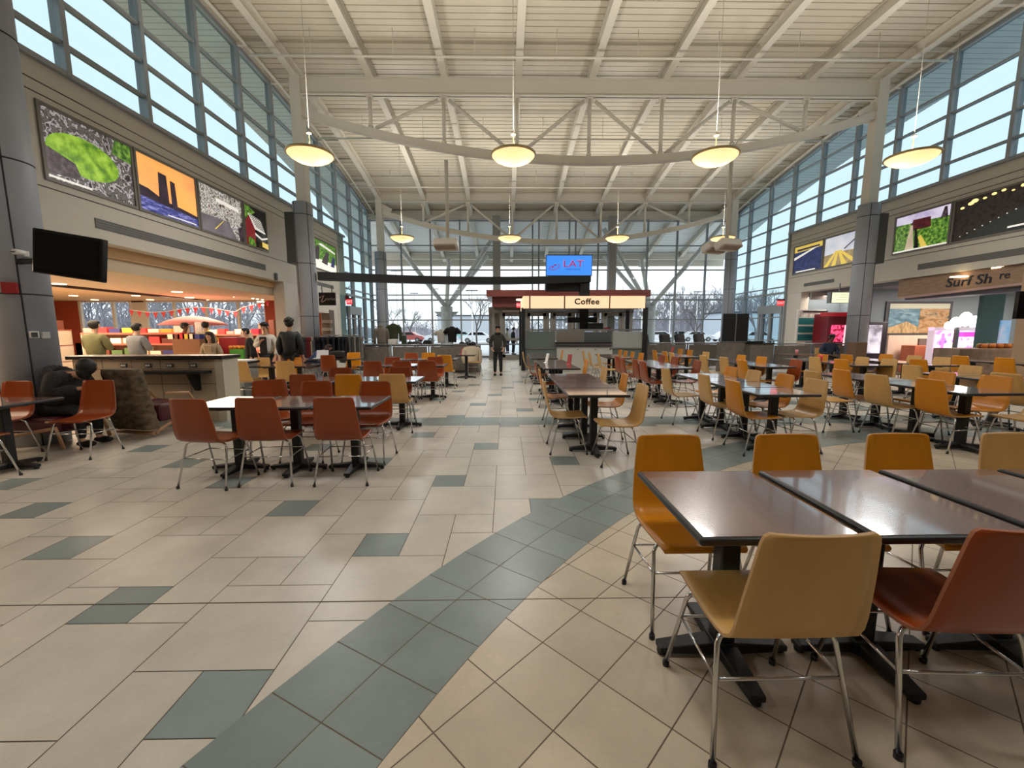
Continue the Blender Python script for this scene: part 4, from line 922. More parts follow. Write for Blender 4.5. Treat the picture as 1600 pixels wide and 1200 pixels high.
# ---- bar counter with dark top
BY = 6.75
x0, x1 = at(108, 560, Y=BY).x, at(345, 560, Y=BY).x; t = empty('bar_counter', (0, BY, 0), 'beige tiled bar counter with dark top and outlets at left', 'counter')
M_btile = mat('counter_tile', (176, 158, 132), .5, var=.08, vscale=3)
ztop = at(230, 556, Y=BY).z
b = MB(); b.box(x0, x1 - .02, .05, .40, 0, ztop - .06)
b.build('tile_body', M_btile, t)
g2 = MB()
for z in (.30, .62, .86): g2.box(x0, x1 - .02, .047, .05, z - .004, z + .004)
xx = x0
while xx < x1: g2.box(xx - .003, xx + .003, .047, .05, 0, ztop - .06); xx += .46
g2.build('tile_joint', M_grout, t)
b = MB(); b.box(x0 - .05, x1 + .03, -.02, .46, ztop - .06, ztop); bevel(b.build('top', mat('dark_granite', (40, 35, 32), .25), t), .01)
b = MB(); b.box(x1 - .13, x1 + .0, .03, .42, 0, ztop - .06); b.build('end_pilaster', mat('pale_stone', (196, 186, 166), .5), t)
for px in (193, 231, 265, 302):
    p = at(px, 571, Y=BY + .04); b = MB(); b.box(p.x - .05, p.x + .05, .035, .05, p.z - .028, p.z + .028); o = b.build('outlet', M_dgrey, t)
    b = MB(); b.box(p.x - .035, p.x - .005, .028, .036, p.z - .015, p.z + .015); b.box(p.x + .005, p.x + .035, .028, .036, p.z - .015, p.z + .015); b.build('socket', M_white, o)
x2 = at(233, 585, Y=BY - .2).x; x3 = at(314, 585, Y=BY - .2).x; zz = at(270, 583, Y=BY - .2).z
b = MB(); b.box(x2 - .6, x3, -.22, .06, zz - .02, zz + .02); b.build('foot_ledge', M_black, t)
b = MB(); xb = at(297, 590, Y=BY - .1).x; b.prism([(xb, .04, zz - .02), (xb, -.18, zz - .02), (xb, -.03, zz - .30), (xb, .04, zz - .30)], (.06, 0, 0)); b.build('bracket', M_black, t)
cxa, cxb = at(347, 590, Y=8.9).x, at(378, 590, Y=8.9).x
t = empty('station_cabinet', ((cxa + cxb) / 2, 8.9, 0), 'pale grey station cabinet with black top at the end of the bar', 'cabinet'); wv = (cxb - cxa) / 2; zt2 = at(360, 566, Y=8.9).z
b = MB(); b.box(-wv, wv, 0, .6, 0, zt2 - .05); b.build('body', mat('pale_grey_panel', (146, 152, 152), .5), t); b = MB(); b.box(-wv - .03, wv + .03, -.04, .64, zt2 - .05, zt2); b.build('top', M_black, t); b = MB(); b.box(-wv, wv, .05, .6, zt2, zt2 + .03); b.build('tray', M_paper, t)
# ---- patterned armchair and burgundy easy chair
M_pat = mat('mottled_brown_weave', (92, 78, 58), .95, var=.75, vscale=11, bump=.4, bscale=40, stretch=(1, 1, 1.6)); M_burg = mat('burgundy_vinyl', (82, 30, 38), .5); M_lwood = mat('light_bent_wood', (176, 134, 98), .5)
t = empty('armchair', (-5.16, 5.98, 0), 'high-backed armchair in mottled brown weave, its back to the viewer', 'armchair', rz=-.22)
b = MB(); vs = []; fs = []; NZ, NX = 40, 12
for i in range(NZ + 1):
    v = i / NZ; z = .12 + .84 * v; wd = .35 - .08 * v; th = .10 + .018 * abs(math.sin(v * PI * 6)); lean = -.16 - .10 * v
    for k in range(NX * 2):
        a_ = 2 * PI * k / (NX * 2); cx_, sy_ = math.cos(a_), math.sin(a_); e_ = .35
        vs.append((wd * math.copysign(abs(cx_) ** e_, cx_), lean + th * math.copysign(abs(sy_) ** .7, sy_), z))
for i in range(NZ):
    for k in range(NX * 2): q = NX * 2; fs.append((i * q + k, i * q + (k + 1) % q, (i + 1) * q + (k + 1) % q, (i + 1) * q + k))
b.add(vs, fs, True); b.f += [tuple(range(NX * 2)), tuple(NZ * NX * 2 + k for k in range(NX * 2))]; b.m += [0, 0]; b.s += [False, False]
bo = b.build('backrest', M_pat, t)
b = MB(); b.obox((0, .18, .32), (.60, .46, .26)); bevel(b.build('seat', M_burg, t), .05, 3)
for sx in (-1, 1): b = MB(); b.tube([(sx * .34, -.16, .06), (sx * .34, -.1, .10), (sx * .36, .34, .30), (sx * .36, .42, .44), (sx * .36, .34, .56), (sx * .35, 0, .60)], .022, 8); b.build('bentwood_frame', M_lwood, t)
b = MB(); b.tube([(-.34, -.17, .06), (.34, -.17, .06)], .025, 8); b.build('rear_rail', M_lwood, t)
t = empty('easy_chair', (-5.86, 5.42, 0), 'burgundy easy chair under the person in dark fur', 'armchair', rz=-1.5)
b = MB(); b.obox((0, .0, .30), (.62, .6, .2)); bevel(b.build('seat', M_burg, t), .05, 3); b = MB(); b.obox((0, -.28, .42), (.60, .14, .52), (.15, 0, 0)); bevel(b.build('backrest', M_burg, t), .05, 3)
for sx in (-1, 1): b = MB(); b.tube([(sx * .33, -.3, .02), (sx * .33, -.2, .2), (sx * .33, .3, .28), (sx * .33, .36, .02)], .022, 8); b.build('bentwood_frame', M_lwood, t)
# ---- television, alarm, switches on the near left column
t = empty('television', at(106, 400, Y=5.0), 'switched-off dark television tilted on the near left column', 'television'); a, b2, c2, d2 = at(59, 357, Y=4.95), at(168, 378, Y=5.05), at(52, 425, Y=4.95), at(161, 439, Y=5.05)
cx = (a + b2 + c2 + d2) / 4; t.location = cx; rx = (b2 - a + d2 - c2).normalized(); uz = (a - c2 + b2 - d2).normalized(); ry = uz.cross(rx).normalized(); uz = rx.cross(ry)
R = Matrix((rx, ry, uz)).transposed(); wv, hv = (b2 - a).length, (a - c2).length
b = MB(); b.obox((0, 0, 0), (wv, .09, hv), R); bevel(b.build('case', M_blackg, t), .012, 2)
b = MB(); b.obox(R @ Vector((0, -.047, .012)), (wv - .07, .004, hv - .09), R); b.build('screen', mat('off_screen', (10, 10, 11), .5, spec=.2), t)
col1 = Vector((CXL - .05, D0, 0)); b = MB(); q = Vector((col1.x + .22, col1.y - .16, cx.z)) - cx; b.tube([q, q * .5 + Vector((0, .1, 0)), R @ Vector((0, .05, 0))], .035, 8); b.build('wall_arm', M_black, t)
def on_col(px, py, r=.285):
    """point of the near left column's surface seen at a pixel"""
    d = at(px, py, Y=5.0) - Vector((0, 0, EYE)); o = Vector((0, 0, EYE)); a_ = d.x ** 2 + d.y ** 2; bb = -2 * (d.x * col1.x + d.y * col1.y); cc_ = col1.x ** 2 + col1.y ** 2 - r * r
    disc = bb * bb - 4 * a_ * cc_; k = (-bb - math.sqrt(max(disc, 0))) / (2 * a_); p = o + d * k; n_ = (Vector((p.x, p.y, 0)) - col1).normalized(); return p, n_
def plate(px, py, w, h, d, m, name, label, cat):
    p, n_ = on_col(px, py); ang = math.atan2(n_.x, -n_.y); t = empty(name, p, label, cat, rz=ang); b = MB(); b.box(-w / 2, w / 2, -d, .01, -h / 2, h / 2); bevel(b.build('plate', m, t), .006); return t
plate(17, 450, .13, .13, .07, mat('alarm_red', (160, 34, 36), .5), 'fire_alarm', 'red fire alarm box on the near left column', 'alarm')
s1 = plate(53, 523, .085, .085, .02, M_white, 'wall_outlet', 'white plate with dark centre on the near left column', 'outlet'); b = MB(); b.box(-.028, .028, -.026, -.02, -.03, .03); b.build('insert', M_dgrey, s1)
plate(71, 524, .085, .085, .02, mat('plate_grey', (190, 188, 182), .5), 'wall_switch', 'plain pale plate right of the dark-centred one on the column', 'switch')
s1 = plate(40, 397, .05, .07, .03, M_white, 'security_camera', 'small white security camera left of the dark television', 'camera'); b = MB(); b.tube([(-.04, -.08, 0), (-.14, -.12, .0)], [.03, .034], 10); b.build('barrel', M_white, s1); b = MB(); b.cyl((0, 0), .02, 0, .01, 8); b.build('lens', M_black, s1, loc=(-.15, -.12, -.01))
for (px, py, Y, lab) in ((208, 414, 8.2, 'black dome camera under the left soffit beside the television'), (398, 451, 12.5, 'black dome camera under the left soffit near the column')):
    p = at(px, py, X=XL - .6); t = empty('dome_camera', (p.x, p.y, 3.05 - .02), lab, 'camera'); b = MB(); b.lathe([(.0, -.10), (.06, -.08), (.085, -.02), (.09, .02)], n=18); b.build('dome', M_blackg, t)
    b = MB(); b.cyl((0, 0), .1, 0, .02, 18); b.build('collar', M_black, t)
b = MB(); p = at(431, 448, X=XL + .0); b.box(-.03, .03, -.05, .05, -.11, .11); tag(b.build('wall_speaker', M_dgrey, None, loc=(XL + .03, p.y, 3.16)), 'small grey wall unit on the left bulkhead near the column', 'speaker')
# ---- long grilles in the bulkheads
def grille(x, sx, y0, y1, z0, z1, label):
    t = empty('air_grille', (x, (y0 + y1) / 2, (z0 + z1) / 2), label, 'vent'); L = y1 - y0; h = z1 - z0
    b = MB(); b.box(-.004, .012 * sx, -L / 2, L / 2, -h / 2, h / 2); b.build('face', mat('grille_grey', (112, 110, 106), .6), t)
    b = MB()
    for k in range(4): z = -h / 2 + h * (k + .5) / 4; b.box(.012 * sx, .018 * sx, -L / 2, L / 2, z - .006, z + .006)
    b.build('slats', mat('grille_dark', (92, 90, 88), .6), t)
grille(XL, 1, 7.75, 13.0, 3.28, 3.45, 'long grey air grille in the left bulkhead under the pictures')
grille(XL, 1, 16.0, 18.0, 3.22, 3.36, 'short air grille in the left bulkhead beyond the column')
grille(XR, -1, 8.6, 12.75, 3.26, 3.43, 'long grey air grille in the right bulkhead under the pictures')
grille(XR, -1, 16.0, 17.6, 3.27, 3.40, 'short air grille in the right bulkhead beyond the column')
# ---- backlit pictures in the bulkheads
def noisemat(name, cols, scale, estr=.8, dist=0.0, stretch=(1, 1, 1)):
    """backlit print: noise mapped through a stepped colour ramp"""
    m = bpy.data.materials.new(name); m.use_nodes = True; nt = m.node_tree; b = nt.nodes['Principled BSDF']; tc = nt.nodes.new('ShaderNodeTexCoord'); mp = nt.nodes.new('ShaderNodeMapping'); mp.inputs['Scale'].default_value = stretch
    n = nt.nodes.new('ShaderNodeTexNoise'); n.inputs['Scale'].default_value = scale; n.inputs['Detail'].default_value = 6; n.inputs['Distortion'].default_value = dist; cr = nt.nodes.new('ShaderNodeValToRGB'); cr.color_ramp.interpolation = 'LINEAR'
    nt.links.new(tc.outputs['Object'], mp.inputs[0]); nt.links.new(mp.outputs[0], n.inputs['Vector']); nt.links.new(n.outputs['Fac'], cr.inputs[0])
    e = cr.color_ramp.elements
    while len(e) < len(cols): e.new(.5)
    for i, c in enumerate(cols): e[i].position = .32 + .36 * i / (len(cols) - 1); e[i].color = (*s2l(c), 1)
    nt.links.new(cr.outputs[0], b.inputs['Base Color']); nt.links.new(cr.outputs[0], b.inputs['Emission Color']); b.inputs['Emission Strength'].default_value = estr; b.inputs['Roughness'].default_value = .4
    return m
E_ = .55
N_crowd = noisemat('crowd_print', [(20, 18, 22), (70, 60, 66), (190, 186, 188), (34, 30, 34), (110, 106, 100), (40, 34, 38), (210, 206, 206)], 8, E_, 0); N_grass = noisemat('grass_print', [(70, 120, 20), (130, 176, 40), (168, 206, 70)], 6, E_); N_dark = noisemat('dark_crowd_print', [(30, 20, 26), (60, 44, 50), (90, 80, 84)], 14, E_)
N_sky = noisemat('sunset_print', [(240, 170, 80), (246, 176, 96), (240, 160, 96)], 1.2, .7); N_sea = noisemat('river_print', [(30, 34, 90), (70, 76, 150), (150, 150, 210)], 5, E_, 1, (1, 1, 5)); N_hill = noisemat('hill_print', [(36, 26, 40), (60, 44, 60)], 4, .4)
N_street = noisemat('parade_print', [(40, 44, 40), (120, 110, 100), (220, 216, 210), (60, 56, 62), (236, 234, 230), (110, 60, 60)], 7, E_, 0); N_road = noisemat('road_print', [(96, 90, 96), (120, 112, 118)], 3, E_); N_green = noisemat('garden_print', [(20, 50, 10), (80, 130, 40), (150, 180, 80)], 12, E_); N_barn = mat('barn_red_print', (130, 30, 36), .4, emit=(130, 30, 36), estr=.5); N_wht = mat('white_print', (240, 236, 226), .4, emit=(240, 236, 226), estr=.6); N_blk = mat('black_print', (18, 16, 18), .4); N_gold = mat('gold_print', (226, 196, 90), .4, emit=(226, 196, 90), estr=.6); N_navy = noisemat('navy_print', [(30, 36, 70), (50, 60, 110)], 6, E_); N_lights = noisemat('night_print', [(20, 14, 12), (34, 24, 20), (48, 40, 36), (30, 22, 18)], 10, .35)
N_bok = mat('lamp_print', (255, 226, 150), .4, emit=(255, 226, 150), estr=1.1); N_lilac = noisemat('cloud_print', [(180, 168, 206), (226, 222, 240)], 3, .7)
def picture(xw, sx, y0, y1, label, layers, z0=3.885, z1=4.965):
    """layers: (polygon in 0..1 panel coordinates as seen, material)"""
    t = empty('backlit_picture', (xw, (y0 + y1) / 2, (z0 + z1) / 2), label, 'picture'); w = y1 - y0; h = z1 - z0
    f = MB()
    for a in ((-w / 2 - .05, -w / 2, -h / 2 - .05, h / 2 + .05), (w / 2, w / 2 + .05, -h / 2 - .05, h / 2 + .05), (-w / 2, w / 2, -h / 2 - .05, -h / 2), (-w / 2, w / 2, h / 2, h / 2 + .05)): f.box(-.01, .03 * sx, a[0], a[1], a[2], a[3])
    f.build('frame', mat('frame_grey', (118, 114, 106), .5), t)
    for k, (poly, m) in enumerate(layers):
        b = MB(); P = [(.004 * sx * (k + 1), (-w / 2 + u * w) if sx > 0 else (w / 2 - u * w), -h / 2 + v * h) for u, v in poly]
        b.prism(P, (-.004 * sx, 0, 0)); b.build('print' if k == 0 else 'print_detail', m, t)
    return t
FULL = [(0, 0), (1, 0), (1, 1), (0, 1)]
def ell(cx, cy, rx, ry, n=24): return [(cx + rx * math.cos(2 * PI * k / n), cy + ry * math.sin(2 * PI * k / n)) for k in range(n)]
yL = [at(px, 330, X=XL).y for px in (65, 203, 207, 309, 314, 385, 388, 439)]
picture(XL, 1, 7.05, 8.62, 'backlit picture of a crowd around a green playing field, nearest on the left wall', [(FULL, N_crowd), (ell(.42, .48, .40, .30), N_grass), ([(0, .08), (.36, .12), (.30, .34), (0, .46)], N_dark), ([(0, .02), (.45, .02), (.45, .05), (0, .05)], N_wht), ([(.75, .75), (1, .7), (1, 1), (.8, 1)], N_green)])
picture(XL, 1, 8.74, 10.30, 'backlit orange sunset picture with two dark towers on the left wall', [(FULL, N_sky), ([(0, 0), (1, 0), (1, .22), (.7, .27), (.4, .3), (.15, .42), (0, .44)], N_hill), ([(0, 0), (1, 0), (1, .16), (.5, .2), (0, .25)], N_sea), ([(.31, .24), (.48, .22), (.46, .80), (.33, .82)], N_hill), ([(.52, .22), (.62, .22), (.60, .72), (.52, .73)], N_hill), ([(.31, .80), (.47, .79), (.47, .81), (.31, .82)], N_sky), ([(.42, .03), (.95, .03), (.95, .05), (.42, .05)], N_wht)])
picture(XL, 1, 10.42, 12.02, 'backlit picture of a crowded street parade, third on the left wall', [(FULL, N_street), ([(0, 0), (.85, 0), (.62, .38), (0, .36)], N_road), ([(.28, .10), (.31, .10), (.52, .36), (.51, .36)], N_gold), ([(.36, .74), (.92, .70), (.92, .78), (.36, .82)], N_wht), ([(.9, 0), (1, 0), (1, .4), (.86, .3)], N_dark)])
picture(XL, 1, 12.14, 13.16, 'backlit picture of a red barn with striped roof, last before the left column', [(FULL, N_blk), ([(0, .62), (.5, .9), (.2, 1), (0, 1)], N_green), ([(0, 0), (.45, 0), (.45, .48), (.22, .80), (0, .56)], N_barn), ([(.16, .82), (.75, .74), (.95, .42), (.45, .46)], N_wht)] + [([(.20 + .05 * k, .80 - .05 * k), (.76 + .03 * k, .73 - .05 * k), (.765 + .03 * k, .71 - .05 * k), (.21 + .05 * k, .78 - .05 * k)], N_blk) for k in range(6)] + [([(.4, .30), (.7, .22), (1, .30), (1, .34), (.7, .27), (.4, .36)], N_wht), ([(.7, .05), (1, .02), (1, .16), (.7, .18)], N_gold), ([(.05, 0), (.4, 0), (.3, .18), (.06, .2)], N_green)])
picture(XL, 1, 16.0, 18.4, 'backlit picture of figures in a green landscape beyond the left column', [(FULL, N_green), ([(0, 0), (1, 0), (1, .32), (0, .36)], N_wht), ([(.1, .3), (.25, .8), (.35, .78), (.3, .3)], N_dark), ([(.4, .25), (.6, .7), (.7, .68), (.62, .2)], N_dark), ([(.75, .2), (.85, .6), (.95, .55), (.9, .2)], N_navy), ([(.3, .85), (.95, .72), (.95, .78), (.4, .92)], N_wht)])
picture(XR, -1, 11.98, 13.62, 'backlit picture of a temple garden, nearest beside the right column', [(FULL, N_green), ([(0, .78), (1, .72), (1, 1), (0, 1)], N_lilac), ([(.28, .55), (.68, .55), (.66, .82), (.34, .84)], noisemat('red_temple_print', [(60, 20, 26), (110, 40, 46)], 9, .4)), ([(.22, 0), (.40, .02), (.34, .70), (.30, .70)], noisemat('path_print', [(190, 170, 140), (216, 200, 176)], 5, .5)), ([(.42, .02), (.50, .02), (.42, .60), (.39, .60)], N_blk), ([(.54, .04), (.66, .04), (.52, .38), (.47, .34)], N_gold), ([(.85, .7), (.97, .7), (.94, .97), (.90, .97)], N_dark), ([(0, 0), (1, 0), (1, .04), (0, .04)], N_wht)])
picture(XR, -1, 8.90, 11.86, 'long backlit night picture of strung lights over a dark hill on the right wall', [(FULL, N_lights), ([(.05, 0), (1, 0), (1, .45), (.72, .72), (.45, .45)], noisemat('slope_print', [(30, 34, 30), (46, 50, 46)], 12, .35, 0, (1, 1, 6)))] + [(ell(u, v, r, r * 1.6, 10), N_bok) for u, v, r in ((.06, .80, .018), (.13, .86, .026), (.16, .90, .03), (.24, .90, .016), (.31, .94, .02), (.38, .96, .018), (.45, .90, .012), (.52, .95, .022), (.60, .93, .016), (.68, .90, .012))] + [(ell(.08 + .06 * k, .1 + .05 * k, .006, .012, 8), N_wht) for k in range(10)] + [([(.46, .06), (.98, .06), (.98, .10), (.46, .10)], N_wht)])
picture(XR, -1, 16.72, 18.32, 'backlit picture of dark blue machinery, far end of the right wall', [(FULL, N_navy), ([(0, .78), (1, .82), (1, 1), (0, 1)], N_gold), ([(0, .50), (.85, .84), (.9, .90), (0, .60)], N_wht), ([(.1, .82), (.9, .84), (.9, .9), (.1, .9)], N_dark), ([(.1, .02), (.8, .02), (.8, .06), (.1, .06)], N_wht)])
picture(XR, -1, 14.1, 16.6, 'backlit picture of pale yellow spars, half hidden by the right column', [(FULL, noisemat('haze_print', [(190, 196, 210), (220, 222, 230)], 3, .6)), ([(0, 0), (1, 0), (1, .42), (.3, .45), (0, .4)], noisemat('ground_print', [(150, 130, 90), (180, 160, 120)], 5, .5)), ([(.0, 0), (.08, 0), (.26, .5), (.22, .5)], N_gold), ([(.16, 0), (.24, 0), (.28, .5), (.25, .5)], N_gold), ([(.36, 0), (.46, 0), (.3, .5), (.27, .5)], N_gold), ([(.54, .05), (.64, .05), (.33, .5), (.29, .48)], N_gold), ([(.40, .5), (.62, .8), (.60, .82), (.38, .52)], N_dark), ([(.8, .1), (.95, .1), (.95, .5), (.84, .45)], N_navy)])
# ================================================================== right shops
M_teal = mat('teal_board', (70, 104, 108), .6, var=.06); M_blueg = mat('blue_grey_wall', (112, 124, 132), .6); M_sand = mat('weathered_board', (150, 122, 98), .7, var=.22, vscale=7, stretch=(1, .6, 3)); M_cream = mat('cream_counter', (224, 198, 178), .6, var=.05)
r = MB(); r.box(XR + .36, 21, YF, 18.6, 2.92, 3.06); tag(r.build('ceiling_shops', mat('shop_ceiling', (120, 122, 128), .7)), kind='structure')
r = MB(); r.box(XR + .3, 21, 18.4, 18.6, 0, 3.06); r.box(14.3, 14.5, 15.4, 18.4, 0, 3.06); r.box(12.9, 14.3, 17.9, 18.0, 0, 3.0); tag(r.build('wall_shops_north', M_blueg), kind='structure')
SYY = 15.0
r = MB(); r.box(13.15, 21, SYY, SYY + .25, 0, 3.0); tag(r.build('wall_surf_shop', M_blueg), kind='structure')
r = MB(); r.box(21, 21.2, YF, 18.6, 0, 3.06); tag(r.build('wall_shops_east', M_dgrey), kind='structure')
# sign band
t = empty('shop_fascia', (XR + .12, 12.2, 0), 'weathered wooden fascia with surf shop lettering at right', 'shop sign'); b = MB()
b.prism([(0, -2.35, 2.60), (0, 1.25, 2.50), (0, 1.25, 3.05), (0, -2.35, 3.05)], (.2, 0, 0)); b.build('board', M_sand, t)
b = MB(); b.prism([(-.02, -2.35, 2.56), (-.02, 1.25, 2.46), (-.02, 1.25, 2.51), (-.02, -2.35, 2.61)], (.9, 0, 0)); b.build('lower_lip', mat('pinkish_trim', (176, 146, 140), .6), t)
lettering('Surf Sh', .36, mat('dark_brush_letter', (36, 38, 50), .6), t, (-.012, -.78, 2.78), FACE_W, 'lettering', .012, shear=.12, xscale=1.12); lettering('re', .27, MATS['dark_brush_letter'], t, (-.012, -1.62, 2.83), FACE_W, 'lettering', .01, shear=.1)
b = MB(); b.box(.2, .75, -2.3, 1.2, 2.42, 2.56); b.build('soffit', mat('soffit_bluegrey', (104, 108, 120), .6), t)
for i, (px, py) in enumerate(((1435, 468), (1495, 462), (1492, 467), (1565, 421))):
    p = at(px, py, Z=2.40 if i < 3 else 3.0); dl = MB(); dl.box(-.16, .16, -.10, .10, -.01, .02); tag(dl.build('ceiling_light', MATS['downlight_glow'], None, loc=(p.x, p.y, 2.905 if i < 3 else 3.04)), 'bright ceiling light in the surf shop, %s of four' % ORD[i], 'downlight')
for (x, y, p) in ((14.5, 12.8, 120), (17.3, 12.8, 140), (13.6, 17.0, 60), (14.0, 9.0, 70)):
    ld = bpy.data.lights.new('shop_downlight', 'AREA'); ld.size = 1.6; ld.energy = p; ld.color = (1, .86, .74); lo = bpy.data.objects.new('shop_downlight', ld); COL.objects.link(lo); lo.location = (x, y, 2.85)
# beach panels
t = empty('beach_mural', (0, SYY - .05, 0), 'two framed beach dune panels on the surf shop wall', 'mural'); x0, x1, z0, z1 = rc(1386, 471, 1483, 524, SYY - .05)
b = MB(); b.box(x0, x1, 0, .04, z0, z1); b.build('frame', mat('dark_slate_frame', (62, 60, 64), .5), t)
for a, c, pal in ((1391, 1434, 'sea'), (1439, 1479, 'dune')):
    u0, u1, v0, v1 = rc(a, 474.5, c, 520.5, SYY - .06); b = MB(); b.box(u0, u1, -.012, -.004, v0, v1); b.build('print', noisemat(pal + '_print', [(60, 96, 112), (90, 124, 140), (128, 158, 168)] if pal == 'sea' else [(90, 76, 56), (150, 112, 70), (176, 146, 110), (70, 74, 66)], 2.2, .12, 1.0, (1, 1, 2.5)), t)
    b = MB(); b.box(u0, u1, -.02, -.013, v1 - (v1 - v0) * .17, v1); b.build('sky_strip', mat('pale_strip', (192, 196, 176), .5), t)
    if pal == 'sea': b = MB(); b.prism([(u0, -.018, v0), (u1, -.018, v0), (u1, -.018, v0 + .2), (u0 + (u1 - u0) * .6, -.018, v0 + .42), (u0 + .2, -.018, v0 + .25), (u0, -.018, v0 + .2)], (0, .004, 0)); b.build('dune_grass', noisemat('tan_grass_print', [(120, 100, 70), (176, 148, 106), (196, 170, 130)], 9, .12, 0, (1, 1, .4)), t)
b = MB(); x0, x1, z0, z1 = rc(1387, 524, 1485, 575, 14.6); b.box(x0, x1, 14.55, 14.95, 0, z1); tag(b.build('shop_counter', M_cream), 'cream counter under the beach panels', 'counter')
boxthing(1430, 540, 1476, 580, 13.9, .5, mat('orange_cabinet', (206, 118, 84), .5), 'orange_cabinet', 'orange cabinet in front of the cream counter', 'cabinet')
b = MB(); x0, x1, z0, z1 = rc(1437, 529, 1464, 537.5, 14.1); tag(MB().box(x0, x1, 14.1, 14.16, at(1437, 540, Y=13.9).z, z1).build('menu_board', mat('menu_dark', (110, 96, 90), .5)), 'small menu display standing on the orange cabinet', 'menu')
# neon-edged display, claw machine, vending machines
def neon(name, px0, py0, px1, py1, Y, rgb, label, m_e=3.0):
    a, c = at(px0, py0, Y=Y), at(px1, py1, Y=Y); b = MB(); b.tube([a, c], .035, 8); return tag(b.build(name, mat(name + '_%d_%d' % (px0, py0), rgb, .5, emit=rgb, estr=m_e)), label, 'light')
neon('neon_tube', 1474, 521, 1470, 560, 13.0, (255, 110, 180), 'slanted pink neon tube at the edge of the display cabinet', 1.6)
dc = boxthing(1476, 521, 1496, 570, 13.2, .4, mat('display_cabinet', (150, 128, 120), .5), 'display_cabinet', 'display cabinet with dark picture beside the pink neon', 'cabinet')
x0, x1, z0, z1 = rc(1479, 527, 1494, 545, 13.15); MB().box(x0, x1, 13.16, 13.21, z0, z1).build('wave_picture', noisemat('wave_print', [(40, 50, 70), (110, 130, 150), (220, 224, 230)], 5, .3), dc)
CYY = 12.4; x0, x1, z0, z1 = rc(1498, 511, 1562, 570, CYY); t = empty('claw_machine', ((x0 + x1) / 2, CYY, 0), 'brightly lit white and pink prize claw machine at right', 'arcade machine'); w_ = (x1 - x0) / 2
b = MB(); b.box(-w_, w_, .02, .9, 0, .72); b.box(-w_, w_, .7, .9, .72, z1); b.box(-w_, w_, .0, .9, z1 - .10, z1); b.build('cabinet', mat('machine_white', (232, 214, 226), .4, emit=(236, 214, 230), estr=.35), t)
for sx in (-1, 1): b = MB(); b.box(sx * w_ - .04, sx * w_ + .04, 0, .08, .7, z1); b.build('corner_post', M_steel, t)
b = MB(); b.box(-w_ + .05, w_ - .05, .66, .70, .78, z1 - .12); b.build('lit_back', noisemat('neon_print', [(120, 90, 220), (226, 206, 236), (250, 240, 250), (240, 140, 210), (160, 130, 240)], 3.2, 1.3), t)
b = MB(); b.box(-w_, w_, .018, .022, .72, z1 - .1); b.build('front_glass', G_back, t)
for sx in (-.5, .45): b = MB(); b.tube([(sx * w_ + .17 * math.cos(2 * PI * k / 20), .3, .98 + .13 * math.sin(2 * PI * k / 20)) for k in range(20)], .028, 6, closed=True); b.build('glow_ring', mat('ring_glow', (255, 220, 196), .5, emit=(255, 206, 180), estr=2), t)
b = MB(); b.box(-w_, w_, .0, .02, .16, .66); b.build('lit_front', noisemat('ice_print', [(150, 170, 226), (230, 236, 250), (250, 252, 255)], 4, 1.0), t)
b = MB(); b.box(-w_ * .3, w_ * .5, .28, .5, 1.25, 1.4); b.build('claw', mat('magenta_claw', (226, 80, 190), .4, emit=(230, 80, 200), estr=1), t)
b = MB()
for i, (ox, oz, r_) in enumerate(((-.4, .12, .2), (-.1, .26, .22), (.2, .16, .2), (-.62, .05, .12), (.42, .04, .12))): b.ball((ox * 1.0 - .2, .2, z1 + oz * .9), (r_, .06, r_))
b.build('cloud_topper', mat('cloud_glow', (255, 255, 250), .5, emit=(255, 255, 248), estr=2.2), t)
r = MB(); p0 = at(1556, 462, Y=11.6); r.box(p0.x, at(1592, 462, Y=11.6).x, 11.9, 12.0, 0, 2.6); tag(r.build('teal_panel', M_teal), 'teal wall panel right of the claw machine', 'panel')
x0, x1, z0, z1 = rc(1563, 517, 1575, 540, 11.85); tag(MB().box(x0, x1, 11.85, 11.89, z0, z1 + .3).build('wall_poster', noisemat('skyblue_print', [(120, 176, 226), (150, 190, 230), (216, 196, 206)], 3, .35)), 'pale blue poster on the teal panel', 'poster')
r = MB(); r.box(XR + .02, XR + .5, 9.75, 10.12, 0, 3.06); tag(r.build('wall_right_pier', mat('pier_tan', (168, 140, 112), .7)), kind='structure')
x0, x1, z0, z1 = rc(1594, 455, 1640, 498, 9.6); tag(MB().box(x0, x1, 9.6, 9.68, z0, z1).build('wall_television', M_blackg), 'black television at the extreme right edge', 'television')
boxthing(1500, 545, 1620, 590, 10.9, .7, mat('rock_brown', (124, 104, 88), .8, var=.3, vscale=6), 'fruit_counter', 'brown mottled counter with fruit before the claw machine', 'counter')
for i in range(14):
    p = at(1538 + 4.2 * i, 543 - (i % 3) * 2, Y=11.1); b = MB(); b.ball((0, 0, 0), .07, 10, 6); tag(b.build('fruit', mat('fruit_%d' % (i % 3), [(190, 110, 30), (130, 50, 30), (160, 130, 60)][i % 3], .5), None, loc=(p.x, 11.1 + .12 * (i % 3), at(1540, 545, Y=10.9).z + .066)), '%s fruit heaped on the brown counter' % ['orange', 'red-brown', 'yellow'][i % 3], 'fruit', '%s fruit on the brown counter' % ['orange', 'red-brown', 'yellow'][i % 3])
